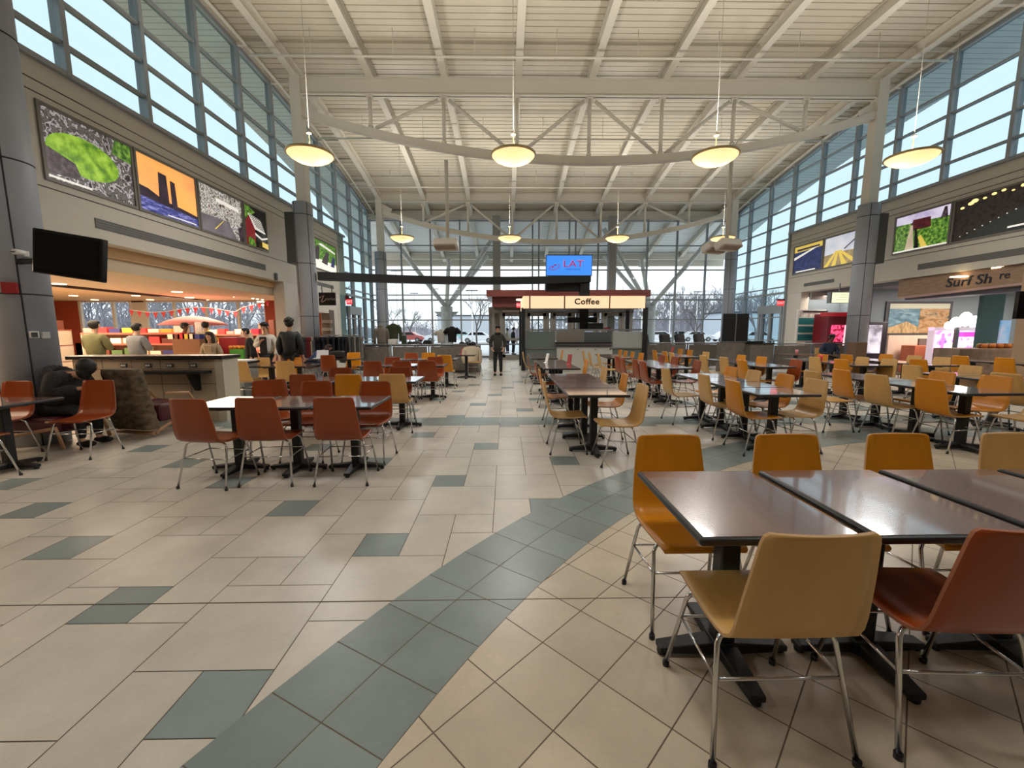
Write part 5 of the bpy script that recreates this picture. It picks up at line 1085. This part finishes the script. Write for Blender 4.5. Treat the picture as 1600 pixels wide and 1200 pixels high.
# arcade unit by the column, neon and prizes
am = boxthing(1357, 503, 1383, 556, 14.0, .7, mat('arcade_black', (30, 22, 28), .4), 'arcade_cabinet', 'black arcade cabinet with pale window right of the right column', 'arcade machine')
x0, x1, z0, z1 = rc(1359, 508, 1374, 552, 13.95); MB().box(x0, x1, 13.94, 13.99, z0, z1).build('lit_window', noisemat('pale_window_print', [(120, 116, 130), (200, 200, 216), (236, 236, 246)], 3, .5), am)
neon('neon_tube', 1353.5, 500, 1350, 538, 13.6, (255, 60, 96), 'thick red neon tube right of the right column', 2.2)
boxthing(1338, 535, 1352, 575, 12.6, .35, mat('bin_brown', (112, 84, 66), .6), 'waste_bin', 'brown bin at the foot of the right column', 'bin')
vm = boxthing(1296, 490, 1324, 566, 16.2, .8, mat('vending_red', (120, 16, 28), .4), 'vending_machine', 'red vending machine left of the right column', 'vending machine')
x0, x1, z0, z1 = rc(1300, 508, 1317, 534, 16.15); MB().box(x0, x1, 16.14, 16.19, z0, z1).build('lit_front', noisemat('red_glow_print', [(30, 6, 12), (150, 16, 46), (250, 90, 140), (60, 8, 20)], 7, 1.2), vm)
neon('neon_tube', 1322, 508, 1318, 540, 15.9, (255, 190, 196), 'pale pink neon tube beside the red vending machine', 1.3)
x0, x1, z0, z1 = rc(1288, 488, 1326, 494, 16.0); MB().box(x0, x1, 16.05, 16.2, z0, z1).build('header', mat('header_red', (150, 20, 30), .4, emit=(150, 16, 28), estr=.5), vm)
# teal poster board
PYY = 17.2; x0, x1, z0, z1 = rc(1247, 484, 1287, 534, PYY); t = empty('poster_board', ((x0 + x1) / 2, PYY, 0), 'white and teal menu poster left of the red vending machine', 'poster'); w_ = (x1 - x0) / 2
b = MB(); b.box(-w_, w_, 0, .06, z0, z1); b.build('board', M_paper, t)
for i in range(3): h_ = (z1 - z0) * .76 / 3; b = MB(); b.box(-w_ + .06, w_ - .05, -.012, 0, z0 + .05 + h_ * i, z0 + h_ * (i + .93)); b.build('teal_band', mat('teal_print', (36, 128, 132), .5), t); b = MB(); b.box(-w_ * .4 + .1 * i, w_ * .15 + .1 * i, -.016, -.012, z0 + .05 + h_ * (i + .40), z0 + h_ * (i + .62)); b.build('dark_stripe', mat('dark_teal_print', (26, 70, 76), .5), t)
b = MB(); b.box(-w_ + .1, w_ - .1, -.012, 0, z1 - .30, z1 - .12); b.build('photo_strip', noisemat('food_print', [(240, 240, 236), (226, 220, 210), (150, 110, 80)], 5, .1), t)
b = MB(); b.box(-w_ + .2, w_ + .02, -.05, .08, z1 - .1, z1 - .04); b.build('clip_rail', M_black, t)
# hanging lit sign by the right column and the small shop sign behind it
x0, x1, z0, z1 = rc(1299.5, 456.5, 1327.5, 473.5, 14.4); t = empty('hanging_sign', ((x0 + x1) / 2, 14.4, (z0 + z1) / 2), 'lit pale green hanging sign left of the right column', 'sign'); w_, h_ = (x1 - x0) / 2, (z1 - z0) / 2
b = MB(); b.box(-w_ - .04, -w_ + .02, -.01, .14, -h_, h_); b.box(-w_, w_, .02, .14, -h_, h_); b.build('case', M_steel, t)
b = MB(); b.box(-w_ + .02, w_, -.0, .02, -h_ + .01, h_ - .01); b.build('lit_face', mat('lit_green_white', (226, 232, 200), .5, emit=(228, 236, 200), estr=.85), t)
b = MB()
for i in range(3): b.box(-w_ + .15 + .1 * (i % 2), w_ - .12, -.004, 0, h_ * (.45 - .45 * i), h_ * (.52 - .45 * i))
b.build('text_bars', mat('pale_olive', (170, 178, 140), .5, emit=(170, 178, 140), estr=.6), t)
b = MB(); b.beam((0, .08, h_), (0, .08, 3.06 - t.location.z), .03, .03); b.build('hanger', M_steel, t)
x0, x1, z0, z1 = rc(1268, 457, 1300, 468, 16.9); t = empty('shop_header', ((x0 + x1) / 2, 16.9, (z0 + z1) / 2), 'grey header with a dark letter S behind the lit hanging sign', 'sign'); w_, h_ = (x1 - x0) / 2, (z1 - z0) / 2
b = MB(); b.box(-w_, w_, 0, .06, -h_, h_); b.build('board', mat('header_grey', (150, 146, 142), .6), t); lettering('S', h_ * 2.2, MATS['dark_brush_letter'], t, (w_ * .55, -.006, 0), FACE_CAM, 'lettering', .004)
# side doors in the end glass of both long walls
for (xw, y0, y1, n, sx) in ((XL, 19.6, 21.0, 6, 1), (XR, 18.85, 20.5, 7, -1)):
    d = empty('door_%d' % n, (xw, (y0 + y1) / 2, 0), kind='structure'); L = y1 - y0; b = MB()
    b.box(-.1, .1, -L / 2 - .08, L / 2 + .08, 2.24, 2.62)
    for yy in (-L / 2, -.03, L / 2): b.box(-.07, .07, yy - .07, yy + .07, 0, 2.3)
    b.box(-.07, .07, -L / 2, L / 2, 0, .2); b.build('leaf_frame', M_mull, d)
    b = MB(); b.tube([(.1 * sx, -.14, .95), (.13 * sx, -.14, 1.0), (.13 * sx, -.14, 1.2), (.1 * sx, -.14, 1.25)], .015); b.build('handle', M_steel, d)
# ================================================================== people
def skin_obj(name, V, Ed, m, parent, sub=1, root=0):
    me = bpy.data.meshes.new(name); me.from_pydata([v[0] for v in V], Ed, []); me.materials.append(m)
    o = bpy.data.objects.new(name, me); COL.objects.link(o); o.parent = parent
    sm = o.modifiers.new('skin', 'SKIN'); sm.use_smooth_shade = True; sm.branch_smoothing = .4
    if not me.skin_vertices: me.attributes
    sv = me.skin_vertices[0].data
    for i, v in enumerate(V):
        r = v[1]; sv[i].radius = (r, r) if not isinstance(r, tuple) else r; sv[i].use_root = (i == root)
    s = o.modifiers.new('subdivision', 'SUBSURF'); s.levels = sub; s.render_levels = sub
    return o
class Sk:
    def __init__(s): s.V = []; s.E = []
    def v(s, p, r, frm=None):
        s.V.append((tuple(p), r)); i = len(s.V) - 1
        if frm is not None: s.E.append((frm, i))
        return i
    def chain(s, pts, frm=None):
        for p, r in pts: frm = s.v(p, r, frm)
        return frm
def person(loc, rz, h, label, top, legs, hair='short', hairm=None, sit=False, lean=0.0, arms=None, puffy=1.0, skirt=0.0, shoes=None, inner=None, scarf=None, cap=None, head_yaw=0.0, head_drop=0.0, skinm=None, seat_z=.46):
    k = h / 1.75; t = empty('person', loc, label, 'person', rz=rz); t.scale = (k, k, k)
    sk = skinm or M_skin; hm = hairm or M_hair
    dz = (seat_z / k + .10 - .93) if sit else 0.0
    def L(p):                      # torso leans forward about the pelvis
        x, y, z = p; q = z - .93; return (x, y + math.sin(lean) * q, .93 + math.cos(lean) * q + dz)
    hp = lambda p: L((p[0], p[1] + .02 + head_drop * .10, p[2] - head_drop * .06))
    SH = {-1: L((-.165, -.01, 1.40)), 1: L((.165, -.01, 1.40))}
    A = arms or {-1: ((-.235, -.03, 1.13), (-.235, .06, .89)), 1: ((.235, -.03, 1.13), (.235, .06, .89))}
    if sit: HIP = {s: (.09 * s, .0, .90 + dz) for s in (-1, 1)}; KN = {s: (.12 * s, .42, .93 + dz - .03) for s in (-1, 1)}; AN = {s: (.12 * s, .40, .08) for s in (-1, 1)}
    else: HIP = {s: (.085 * s, 0, .88) for s in (-1, 1)}; KN = {s: (.10 * s, .02, .48) for s in (-1, 1)}; AN = {s: (.105 * s, -.02, .085) for s in (-1, 1)}
    # one continuous body
    b = Sk(); pel = b.v((0, 0, .93 + dz), .115); w = b.v(L((0, 0, 1.08)), .105, pel); c = b.v(L((0, -.005, 1.27)), .125, w); nb = b.v(L((0, -.015, 1.42)), .062, c)
    n2 = b.v(hp((0, -.01, 1.49)), .052, nb); j = b.v(hp((0, .022, 1.555)), .060, n2); hd = b.v(hp((0, .012, 1.635)), .084, j); b.v(hp((0, .0, 1.70)), .066, hd)
    for s in (-1, 1):
        sh = b.v(SH[s], .056, c); e, wr = A[s]; e, wr = L(e), L(wr); el = b.v(e, .043, sh); wi = b.v(wr, .029, el)
        d = (Vector(wr) - Vector(e)).normalized(); side = Vector((d.y, -d.x, 0)); side = side.normalized() if side.length > .1 else Vector((0, 1, 0)); wv = Vector(wr)
        pa = b.v(wv + d * .05, .030, wi)
        for f, (o_, ln) in enumerate(((-.027, .062), (-.009, .075), (.009, .072), (.027, .056))):
            q = wv + d * .095 + side * o_; m1 = b.v(q, .0095, pa); cu = Vector((-side.y, side.x, 0)) * (.012 * (f % 2) + .01); m2 = b.v(q + d * ln * .5 + cu, .0085, m1); b.v(q + d * ln * .85 + cu * 2.4, .0075, m2)
        th = b.v(wv + d * .055 + side * .042, .0105, pa); b.v(wv + d * .09 + side * .058, .009, th)
        hi = b.v(HIP[s], .085, pel); kn = b.v(KN[s], .058, hi); an = b.v(AN[s], .038, kn); b.v((AN[s][0], AN[s][1] + .12, .045), .034, an)
    skin_obj('body', b.V, b.E, sk, t, 1)
    # coat or shirt
    g = Sk(); p = puffy; z0 = .93 - skirt
    lo = g.v((0, 0, z0 + dz) if not sit else (0, .0, .92 + dz), (.150 * p) if skirt < .2 else .165 * p); w = g.v(L((0, 0, 1.08)), .145 * p, lo); c = g.v(L((0, 0, 1.27)), .155 * p, w); nk = g.v(L((0, -.012, 1.425)), .085, c); g.v(L((0, -.012, 1.475)), .070 if not scarf else .085, nk)
    for s in (-1, 1):
        e, wr = A[s]; sh = g.v(SH[s], .078 * p, c); el = g.v(L(e), .064 * p, sh); g.v(tuple(Vector(L(wr)) - (Vector(L(wr)) - Vector(L(e))).normalized() * .01), .046 * p, el)
    skin_obj('top_garment', g.V, g.E, top, t, 1)
    g = Sk(); pe = g.v((0, 0, .92 + dz), .125)
    for s in (-1, 1): hi = g.v(HIP[s], .098, pe); kn = g.v(KN[s], .070, hi); g.v((AN[s][0], AN[s][1], AN[s][2] + .02), .056, kn)
    skin_obj('trousers', g.V, g.E, legs, t, 1)
    for s in (-1, 1): f = MB(); f.ball((AN[s][0], AN[s][1] + .06, .045), (.048, .135, .046), 12, 8); f.build('shoe', shoes or M_black, t)
    # face and hair
    hc = Vector(hp((0, .012, 1.635))); Rh = Euler((0, 0, head_yaw))
    grp = empty('head_detail', (0, 0, 0)); bpy.data.objects.remove(grp)
    def hb(name, parts, m):
        f = MB()
        for c_, r_ in parts: f.ball(hc + Rh.to_matrix() @ Vector(c_), r_, 12, 8, rot=(0, 0, head_yaw))
        return f.build(name, m, t)
    hb('nose', [((0, .094, -.015), (.013, .018, .020))], sk); hb('mouth', [((0, .080, -.055), (.024, .010, .007))], mat('lip', (140, 84, 76), .5))
    hb('ear', [((s * .086, .0, -.01), (.012, .022, .032)) for s in (-1, 1)], sk)
    hb('eye', [((s * .033, .082, .015), (.013, .008, .007)) for s in (-1, 1)], mat('eye_dark', (34, 26, 22), .3)); hb('eyebrow', [((s * .033, .084, .034), (.02, .008, .005)) for s in (-1, 1)], hm)
    HP = [((0, -.026, .012), (.096, .090, .098)), ((0, .012, .062), (.088, .080, .046))]
    if hair == 'bob': HP = [((0, -.012, .0), (.115, .108, .115)), ((0, -.04, -.07), (.10, .08, .10))]
    if hair == 'curly': HP += [((.07 * math.cos(a), -.02 + .07 * math.sin(a), .07 + .02 * math.sin(3 * a)), .042) for a in [2 * PI * q / 9 for q in range(9)]] + [((0, -.02, .10), .06)]
    if hair == 'fringe': HP += [((s * .04, .065, .065), (.05, .03, .03)) for s in (-1, 1)] + [((0, -.01, .06), (.095, .09, .07))]
    if hair == 'long': HP += [((s * .085, -.02, -.09), (.035, .055, .16)) for s in (-1, 1)] + [((0, -.075, -.10), (.085, .04, .18))]
    if hair: hb('hair', HP, hm)
    if cap: hb('cap', [((0, -.005, .058), (.098, .102, .058)), ((0, .10, .055), (.06, .055, .012))], cap)
    if scarf: f = MB(); f.tube([tuple(Vector(L((.085 * math.cos(a), -.005 + .075 * math.sin(a), 1.475)))) for a in [2 * PI * q / 16 for q in range(16)]], .038, 8, closed=True); f.build('scarf', scarf, t)
    if inner: f = MB(); f.obox(L((0, .135 * p, 1.17)), (.17, .05, .44), (lean * -1, 0, 0)); bevel(f.build('inner_shirt', inner, t), .02, 3)
    return t
def M_c(name, rgb, r=.85): return mat(name, rgb, r, var=.06, vscale=14)
pockets = {-1: ((-.27, -.06, 1.14), (-.20, .07, .97)), 1: ((.27, -.06, 1.14), (.20, .07, .97))}
front = {-1: ((-.23, .06, 1.14), (-.08, .22, 1.16)), 1: ((.23, .06, 1.14), (.08, .22, 1.16))}
M_jean = M_c('dark_denim', (36, 40, 52)); M_blkp = M_c('black_trousers', (24, 24, 26))
person((-.25, 13.68, 0), PI, 1.64, 'standing person in dark jacket and scarf, hands in pockets, in the aisle', M_c('dark_olive_jacket', (52, 49, 44)), M_blkp, 'short', arms=pockets, scarf=M_black, puffy=1.12, skirt=.08)
def pers(px, Y, *a, **k): p = at(px, 560, Y=Y); return person((p.x, Y, 0), *a, **k)
pers(152, 8.9, .1, 1.71, 'person in olive sweater seen from behind over the bar counter', M_c('olive_sweater', (112, 108, 70)), M_jean, 'short', puffy=1.22, arms=front)
pers(217, 9.3, -.1, 1.66, 'person in grey sweater seen from behind over the bar counter', M_c('grey_sweater', (128, 128, 130)), M_jean, 'short', puffy=1.22, arms=front)
pers(292, 11.9, -1.3, 1.72, 'person in bright red jacket and dark cap inside the store', M_c('red_jacket', (206, 22, 44), .6), M_blkp, 'short', puffy=1.2, arms=front, cap=M_black, skinm=mat('brown_skin', (120, 78, 58), .55))
pers(325, 12.4, .2, 1.76, 'person in cream shirt seen from behind beside the red jacket', M_c('cream_shirt', (190, 172, 136)), M_blkp, 'short', arms=front)
pers(331, 9.4, PI + .1, 1.47, 'person with long dark hair in beige cardigan behind the counter end', M_c('beige_cardigan', (160, 138, 112)), M_jean, 'long', hairm=mat('brown_hair', (44, 24, 20), .6), puffy=1.05, inner=M_c('tan_print_top', (176, 150, 116)))
pers(394, 10.9, PI - .9, 1.56, 'person in long black coat left of the white jacket', M_c('black_coat', (18, 18, 20)), M_blkp, 'short', puffy=1.2, skirt=.35, lean=.12)
pers(418, 10.35, PI + .05, 1.68, 'person in white jacket over black shirt, one hand on chest', M_c('white_jacket', (206, 200, 190)), M_jean, 'fringe', puffy=1.15, inner=M_c('black_red_print_shirt', (30, 22, 24)), arms={-1: ((-.27, .0, 1.12), (-.25, .10, .90)), 1: ((.25, .05, 1.14), (.05, .20, 1.26))})
pers(455, 9.75, .15, 1.755, 'person in black puffy jacket with curly hair, seen from behind', M_c('black_puffer', (20, 23, 24), .6), M_blkp, 'curly', puffy=1.3, skirt=.06)
p_ = person((-5.62, 12.05, 0), -PI / 2 + .2, 1.62, 'seated person in blue top bending over the far left table', M_c('blue_top', (44, 66, 112)), M_jean, 'long', hairm=MATS['brown_hair'], sit=True, lean=.75, arms=front, head_drop=1.0)
# seated person in dark fur at far left
p_ = person((-5.80, 5.40, 0), -PI / 2, 1.66, 'seated person bent forward in dark furry hooded coat at far left', mat('dark_fur', (44, 42, 42), .95, var=.45, vscale=40, bump=.8, bscale=60), M_blkp, 'bob', sit=True, lean=.50, arms={-1: ((-.27, .10, 1.16), (-.12, .34, 1.22)), 1: ((.27, .10, 1.16), (.12, .34, 1.22))}, puffy=1.6, head_drop=1.6, head_yaw=.5, seat_z=.42)
f = MB()
for q in range(14): a = 2 * PI * q / 14; f.ball((.13 * math.cos(a), .10 + .09 * math.sin(a), .99 - .05 * math.sin(a)), (.05, .055, .06), 8, 6)
f.build('fur_hood', MATS['dark_fur'], p_)
sx_ = at(1285, 560, Y=13.9).x
person((sx_, 13.72, 0), PI, 1.70, 'seated person in navy shirt and dark cap at the right partition', M_c('navy_shirt', (42, 50, 70)), M_blkp, 'short', sit=True, lean=.18, arms={-1: ((-.30, .04, 1.14), (-.12, .24, 1.05)), 1: ((.30, .04, 1.14), (.12, .24, 1.05))}, puffy=1.15, cap=M_black, skinm=MATS['brown_skin'])
p = at(893, 530, Y=16.9); person((p.x, 16.9, 0), -2.6, 1.60, 'barista behind the kiosk counter of whom only the dark hair shows', M_blkp, M_blkp, 'short', head_drop=.8, lean=.1)
p = at(802, 545, Y=26); person((p.x, 26.0, 0), -1.2, 1.70, 'distant person in black outside the vestibule door', M_blkp, M_blkp, 'short')
p = at(793, 545, Y=27); person((p.x, 27.2, 0), 1.0, 1.66, 'distant person in pale coat outside the vestibule door', M_c('pale_coat', (196, 186, 160)), M_jean, 'short')
# laptop and bag on the far left table
b = MB(); b.obox((0, 0, .008), (.32, .22, .016)); lp = b.build('laptop', mat('laptop_silver', (206, 208, 212), .4), None, loc=(-4.98, 11.32, .7368)); tag(lp, 'pale open laptop on the far left table before the person in blue', 'laptop')
b = MB(); b.obox((0, .13, .11), (.32, .012, .21), (-.25, 0, 0)); b.build('lid', MATS['laptop_silver'], lp)
b = MB(); b.obox((0, 0, .10), (.34, .26, .2)); o = b.build('handbag', M_black, None, loc=(-4.55, 11.40, .7368)); bevel(o, .05, 3); tag(o, 'black bag beside the pale laptop', 'bag')
# ================================================================== outdoors
r = MB(); r.box(-90, 90, YB + .35, 130, -.30, -.06); tag(r.build('pavement', mat('wet_pavement', (222, 224, 226), .6, var=.06, vscale=.3)), kind='structure')
r = MB(); r.box(-90, XL - .2, 19.85, YB + .4, -.3, -.06); r.box(XR + .2, 90, 18.7, YB + .4, -.3, -.06); tag(r.build('pavement_side', MATS['wet_pavement']), kind='structure')
M_conc = mat('pale_concrete', (214, 216, 214), .7, var=.04)
for i, px in enumerate((698, 1016)):
    X_ = at(698, 490, Y=25.6).x if i == 0 else 2 * XM - at(698, 490, Y=25.6).x
    t = empty('tree_column', (X_, 25.6, 0), 'concrete column outside with fanned white struts, %s of the kiosk' % ('left' if i == 0 else 'right'), 'column', kind='structure')
    b = MB(); b.cyl((0, 0), .36, -.06, 2.92, 28); b.build('pillar', M_conc, t)
    b = MB(); b.box(-.14, .14, -.40, -.35, 2.3, 2.62); b.build('plate', M_paper, t)
    for sx in (-1, 1): b = MB(); b.prism([(sx * .36, -.1, 2.62), (sx * .72, -.1, 2.62), (sx * .45, -.1, 2.35), (sx * .36, -.1, 2.32)], (0, .2, 0)); b.build('wing_light', M_conc, t)
    for (ex, ey) in ((-3.3, 23.6), (-.1, 27.9), (2.4, 27.6), (3.2, 24.4)):
        e = ex if i == 0 else -ex; b = MB(); b.tube([(0, 0, 2.85), (e, ey - 25.6, deck(ey) - .3)], .13, 12); b.build('strut', M_white, t)
b = MB(); b.sweep([(XL - 2, 27.8, deck(27.8) - .25), (XR + 2, 27.8, deck(27.8) - .25)], .18, .34); tag(b.build('canopy_beam', M_ceil), kind='structure')
# bare trees
def tree(x, y, h, label, name='bare_tree', seed=1, depth=5, spread=.55, col=(96, 88, 86)):
    rnd = random.Random(seed); t = empty(name, (x, y, -.06), label, 'tree', group=None); br = MB(); m = mat('bark_%d_%d_%d' % col, col, .9)
    def grow(p, d, l, r, k):
        q = p + d * l; (tr if k == depth else br).tube([p, p + d * l * .5 + Vector((rnd.uniform(-.05, .05) * l, rnd.uniform(-.05, .05) * l, 0)), q], [r, r * .85, r * .7], 5 if k > 2 else 3, caps=False)
        if k == 0: return
        for i in range(3 if k > 1 else 2):
            a = rnd.uniform(0, 2 * PI); s = spread * rnd.uniform(.6, 1.3); n = (d + Vector((math.cos(a) * s, math.sin(a) * s, rnd.uniform(-.05, .25)))).normalized(); grow(q if i else p + d * l * .75, n, l * rnd.uniform(.62, .82), r * .62, k - 1)
    tr = MB(); grow(Vector((0, 0, 0)), Vector((0, 0, 1)), h * .28, h * .016, depth); tr.build('trunk', m, t); br.build('branches', m, t); return t
def X_at(px, Y): return at(px, 520, Y=Y).x
tree(X_at(1088, 36), 36, 5.4, 'wide low bare tree outside, between the kiosk and the black display panels', seed=4, spread=.75)
tree(X_at(745, 44), 44, 7.0, 'bare tree outside behind the black short-sleeved shirt', seed=8)
tree(X_at(612, 46), 46, 5.6, 'bare tree outside above the olive sweatshirt', seed=12)
tree(X_at(640, 60), 60, 6.0, 'small bare tree outside right of the olive sweatshirt', seed=17)
tree(X_at(808, 48), 48, 5.0, 'mauve bare tree outside seen through the vestibule door', seed=21, col=(128, 106, 112))
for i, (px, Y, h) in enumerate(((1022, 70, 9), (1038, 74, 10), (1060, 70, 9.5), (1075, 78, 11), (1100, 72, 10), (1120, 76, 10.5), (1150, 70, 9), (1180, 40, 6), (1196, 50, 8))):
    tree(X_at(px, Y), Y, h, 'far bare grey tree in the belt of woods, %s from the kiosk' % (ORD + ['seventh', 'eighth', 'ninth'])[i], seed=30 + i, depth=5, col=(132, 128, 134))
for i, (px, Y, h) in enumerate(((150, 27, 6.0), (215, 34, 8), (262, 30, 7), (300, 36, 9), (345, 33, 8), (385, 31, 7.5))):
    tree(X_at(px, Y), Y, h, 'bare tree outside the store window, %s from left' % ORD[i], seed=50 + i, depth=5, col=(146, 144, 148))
rnd = random.Random(3); tl = MB()
def wood(x, y, h):
    r = .05 + .012 * h; top = Vector((x + rnd.uniform(-.4, .4), y, h)); tl.tube([(x, y, -.06), (x, y, h * .5), top], [r, r * .7, r * .2], 3, caps=False)
    for k in range(16):
        z0 = h * rnd.uniform(.25, .9); a = rnd.uniform(0, 2 * PI); L = h * rnd.uniform(.12, .28); p0 = Vector((x, y, z0)); d = Vector((math.cos(a), math.sin(a) * .4, rnd.uniform(.5, 1.3))).normalized()
        tl.tube([p0, p0 + d * L], [r * .45, r * .15], 3, caps=False)
        for q in range(3): b0 = p0 + d * L * rnd.uniform(.3, .9); e = (d + Vector((rnd.uniform(-.8, .8), 0, rnd.uniform(-.1, .6)))).normalized(); tl.tube([b0, b0 + e * L * .6], [r * .25, r * .1], 3, caps=False)
for i in range(170): x = rnd.uniform(10, 82); wood(x, 84 + rnd.uniform(-9, 9), rnd.uniform(5.5, 9.5))
for i in range(110): x = rnd.uniform(-60, 12); wood(x, 92 + rnd.uniform(-6, 6), rnd.uniform(2.6, 4.6))
for i in range(110): x = rnd.uniform(-58, -18); wood(x, 46 + rnd.uniform(-6, 6), rnd.uniform(5, 8.5))
for i in range(90): x = rnd.uniform(-80, 90); hh = rnd.uniform(2.6, 4.4) * (1.2 if x > 14 else .6); tl.ball((x, 99 + rnd.uniform(-3, 3), 0), (rnd.uniform(3, 6), 2, hh), 10, 6)
for i in range(40): x = rnd.uniform(-66, -20); hh = rnd.uniform(2.2, 3.6); tl.ball((x, 54 + rnd.uniform(-2, 2), 0), (rnd.uniform(2, 4), 1.5, hh), 10, 6)
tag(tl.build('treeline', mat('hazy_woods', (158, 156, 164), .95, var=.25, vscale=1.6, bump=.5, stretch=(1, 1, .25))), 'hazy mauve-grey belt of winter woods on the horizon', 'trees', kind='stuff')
# parked cars
def car(px, Y, rgb, label, rz=0.0, L=4.4):
    t = empty('car', (X_at(px, Y), Y, -.06), label, 'car', rz=rz); m = mat('car_%d_%d_%d' % rgb, rgb, .25, coat=.6)
    b = MB(); P = [(-2.2, .32), (-2.2, .78), (-2.05, .92), (-1.55, .98), (-.95, 1.42), (.55, 1.44), (1.25, 1.0), (2.0, .86), (2.2, .66), (2.2, .32)]
    b.prism([(x, -.85, z) for x, z in P], (0, 1.7, 0)); bevel(b.build('body', m, t), .08, 3)
    for s in (-1, 1): b = MB(); b.prism([(-1.35, s * .855, 1.0), (-.9, s * .855, 1.36), (.5, s * .855, 1.38), (1.0, s * .855, 1.0)], (0, .01 * s, 0)); b.build('side_window', M_blackg, t)
    for x in (-1.4, 1.35):
        for s in (-1, 1): b = MB(); b.tube([(x, s * .68, .32), (x, s * .88, .32)], .32, 18); w = b.build('wheel', M_black, t); b = MB(); b.tube([(x, s * .885, .32), (x, s * .895, .32)], .18, 12); b.build('rim', M_steel, w)
for px, Y, rgb, lab in ((1031, 57, (226, 228, 230), 'pale silver parked car outside, just right of the kiosk'), (1088, 59, (206, 210, 212), 'light grey parked car outside, behind the third massage chair'), (1138, 58, (236, 238, 240), 'white parked car outside, left of the black display panels'), (1180, 46, (196, 206, 216), 'pale blue-grey parked car outside, right of the black display panels'),
    (748, 55, (232, 234, 236), 'white parked car outside, left of the standing person'), (690, 57, (222, 224, 226), 'light parked car outside, behind the white short-sleeved shirt'), (722, 72, (150, 190, 190), 'pale teal parked car outside, behind the black short-sleeved shirt'), (640, 60, (170, 70, 64), 'dull red parked car outside, behind the olive sweatshirt'), (1060, 74, (150, 156, 164), 'grey parked car outside, farther back beyond the second massage chair')):
    car(px, Y, rgb, lab, rz=random.uniform(-.12, .12))
def pole(px, Y, h, label): t = empty('light_pole', (X_at(px, Y), Y, -.06), label, 'street lamp'); b = MB(); b.tube([(0, 0, 0), (0, 0, h)], [.09, .05], 8); b.build('mast', M_white, t); b = MB(); b.box(-.6, .6, -.06, .06, h - .06, h + .04); b.build('lamp_arm', M_dgrey, t)
for i, (px, Y, h) in enumerate(((622, 50, 8.5), (649, 62, 7), (681, 66, 8), (738, 42, 5.5), (1046, 52, 5.8), (1087, 60, 7), (1002, 50, 9))): pole(px, Y, h, 'white light pole in the car park, %s from left' % ['first', 'second', 'third', 'fourth', 'sixth', 'seventh', 'fifth'][i])
for i, (px, Y, w, h, rgb) in enumerate(((735, 78, 12, 4.2, (196, 202, 208)), (1175, 62, 9, 4, (196, 206, 216)))):
    t = empty('distant_building', (X_at(px, Y), Y, 0), 'pale low building beyond the car park, %s' % ('left of the standing person' if i == 0 else 'right of the display panels'), 'building'); b = MB(); b.box(-w / 2, w / 2, 0, 6, -.06, h); b.build('wall', mat('pale_cladding_%d' % i, rgb, .8), t); b = MB(); b.box(-w / 2 - .2, w / 2 + .2, -.2, 6.2, h, h + .25); b.build('roof', M_dgrey, t)
# ================================================================== light
W = bpy.data.worlds.new('sky'); S.world = W; W.use_nodes = True; nt = W.node_tree; bg = nt.nodes['Background']
tc = nt.nodes.new('ShaderNodeTexCoord'); sep = nt.nodes.new('ShaderNodeSeparateXYZ'); nt.links.new(tc.outputs['Generated'], sep.inputs[0])
cr = nt.nodes.new('ShaderNodeValToRGB'); nt.links.new(sep.outputs['Z'], cr.inputs[0])
cr.color_ramp.elements[0].position = 0; cr.color_ramp.elements[0].color = (.90, .96, 1.0, 1)
cr.color_ramp.elements[1].position = .7; cr.color_ramp.elements[1].color = (.88, .95, 1.0, 1)
nt.links.new(cr.outputs[0], bg.inputs[0]); bg.inputs[1].default_value = 1.5
S.view_settings.view_transform = 'Standard'; S.view_settings.look = 'None'; S.view_settings.gamma = 1; S.view_settings.exposure = 0.12
S.view_settings.use_curve_mapping = False
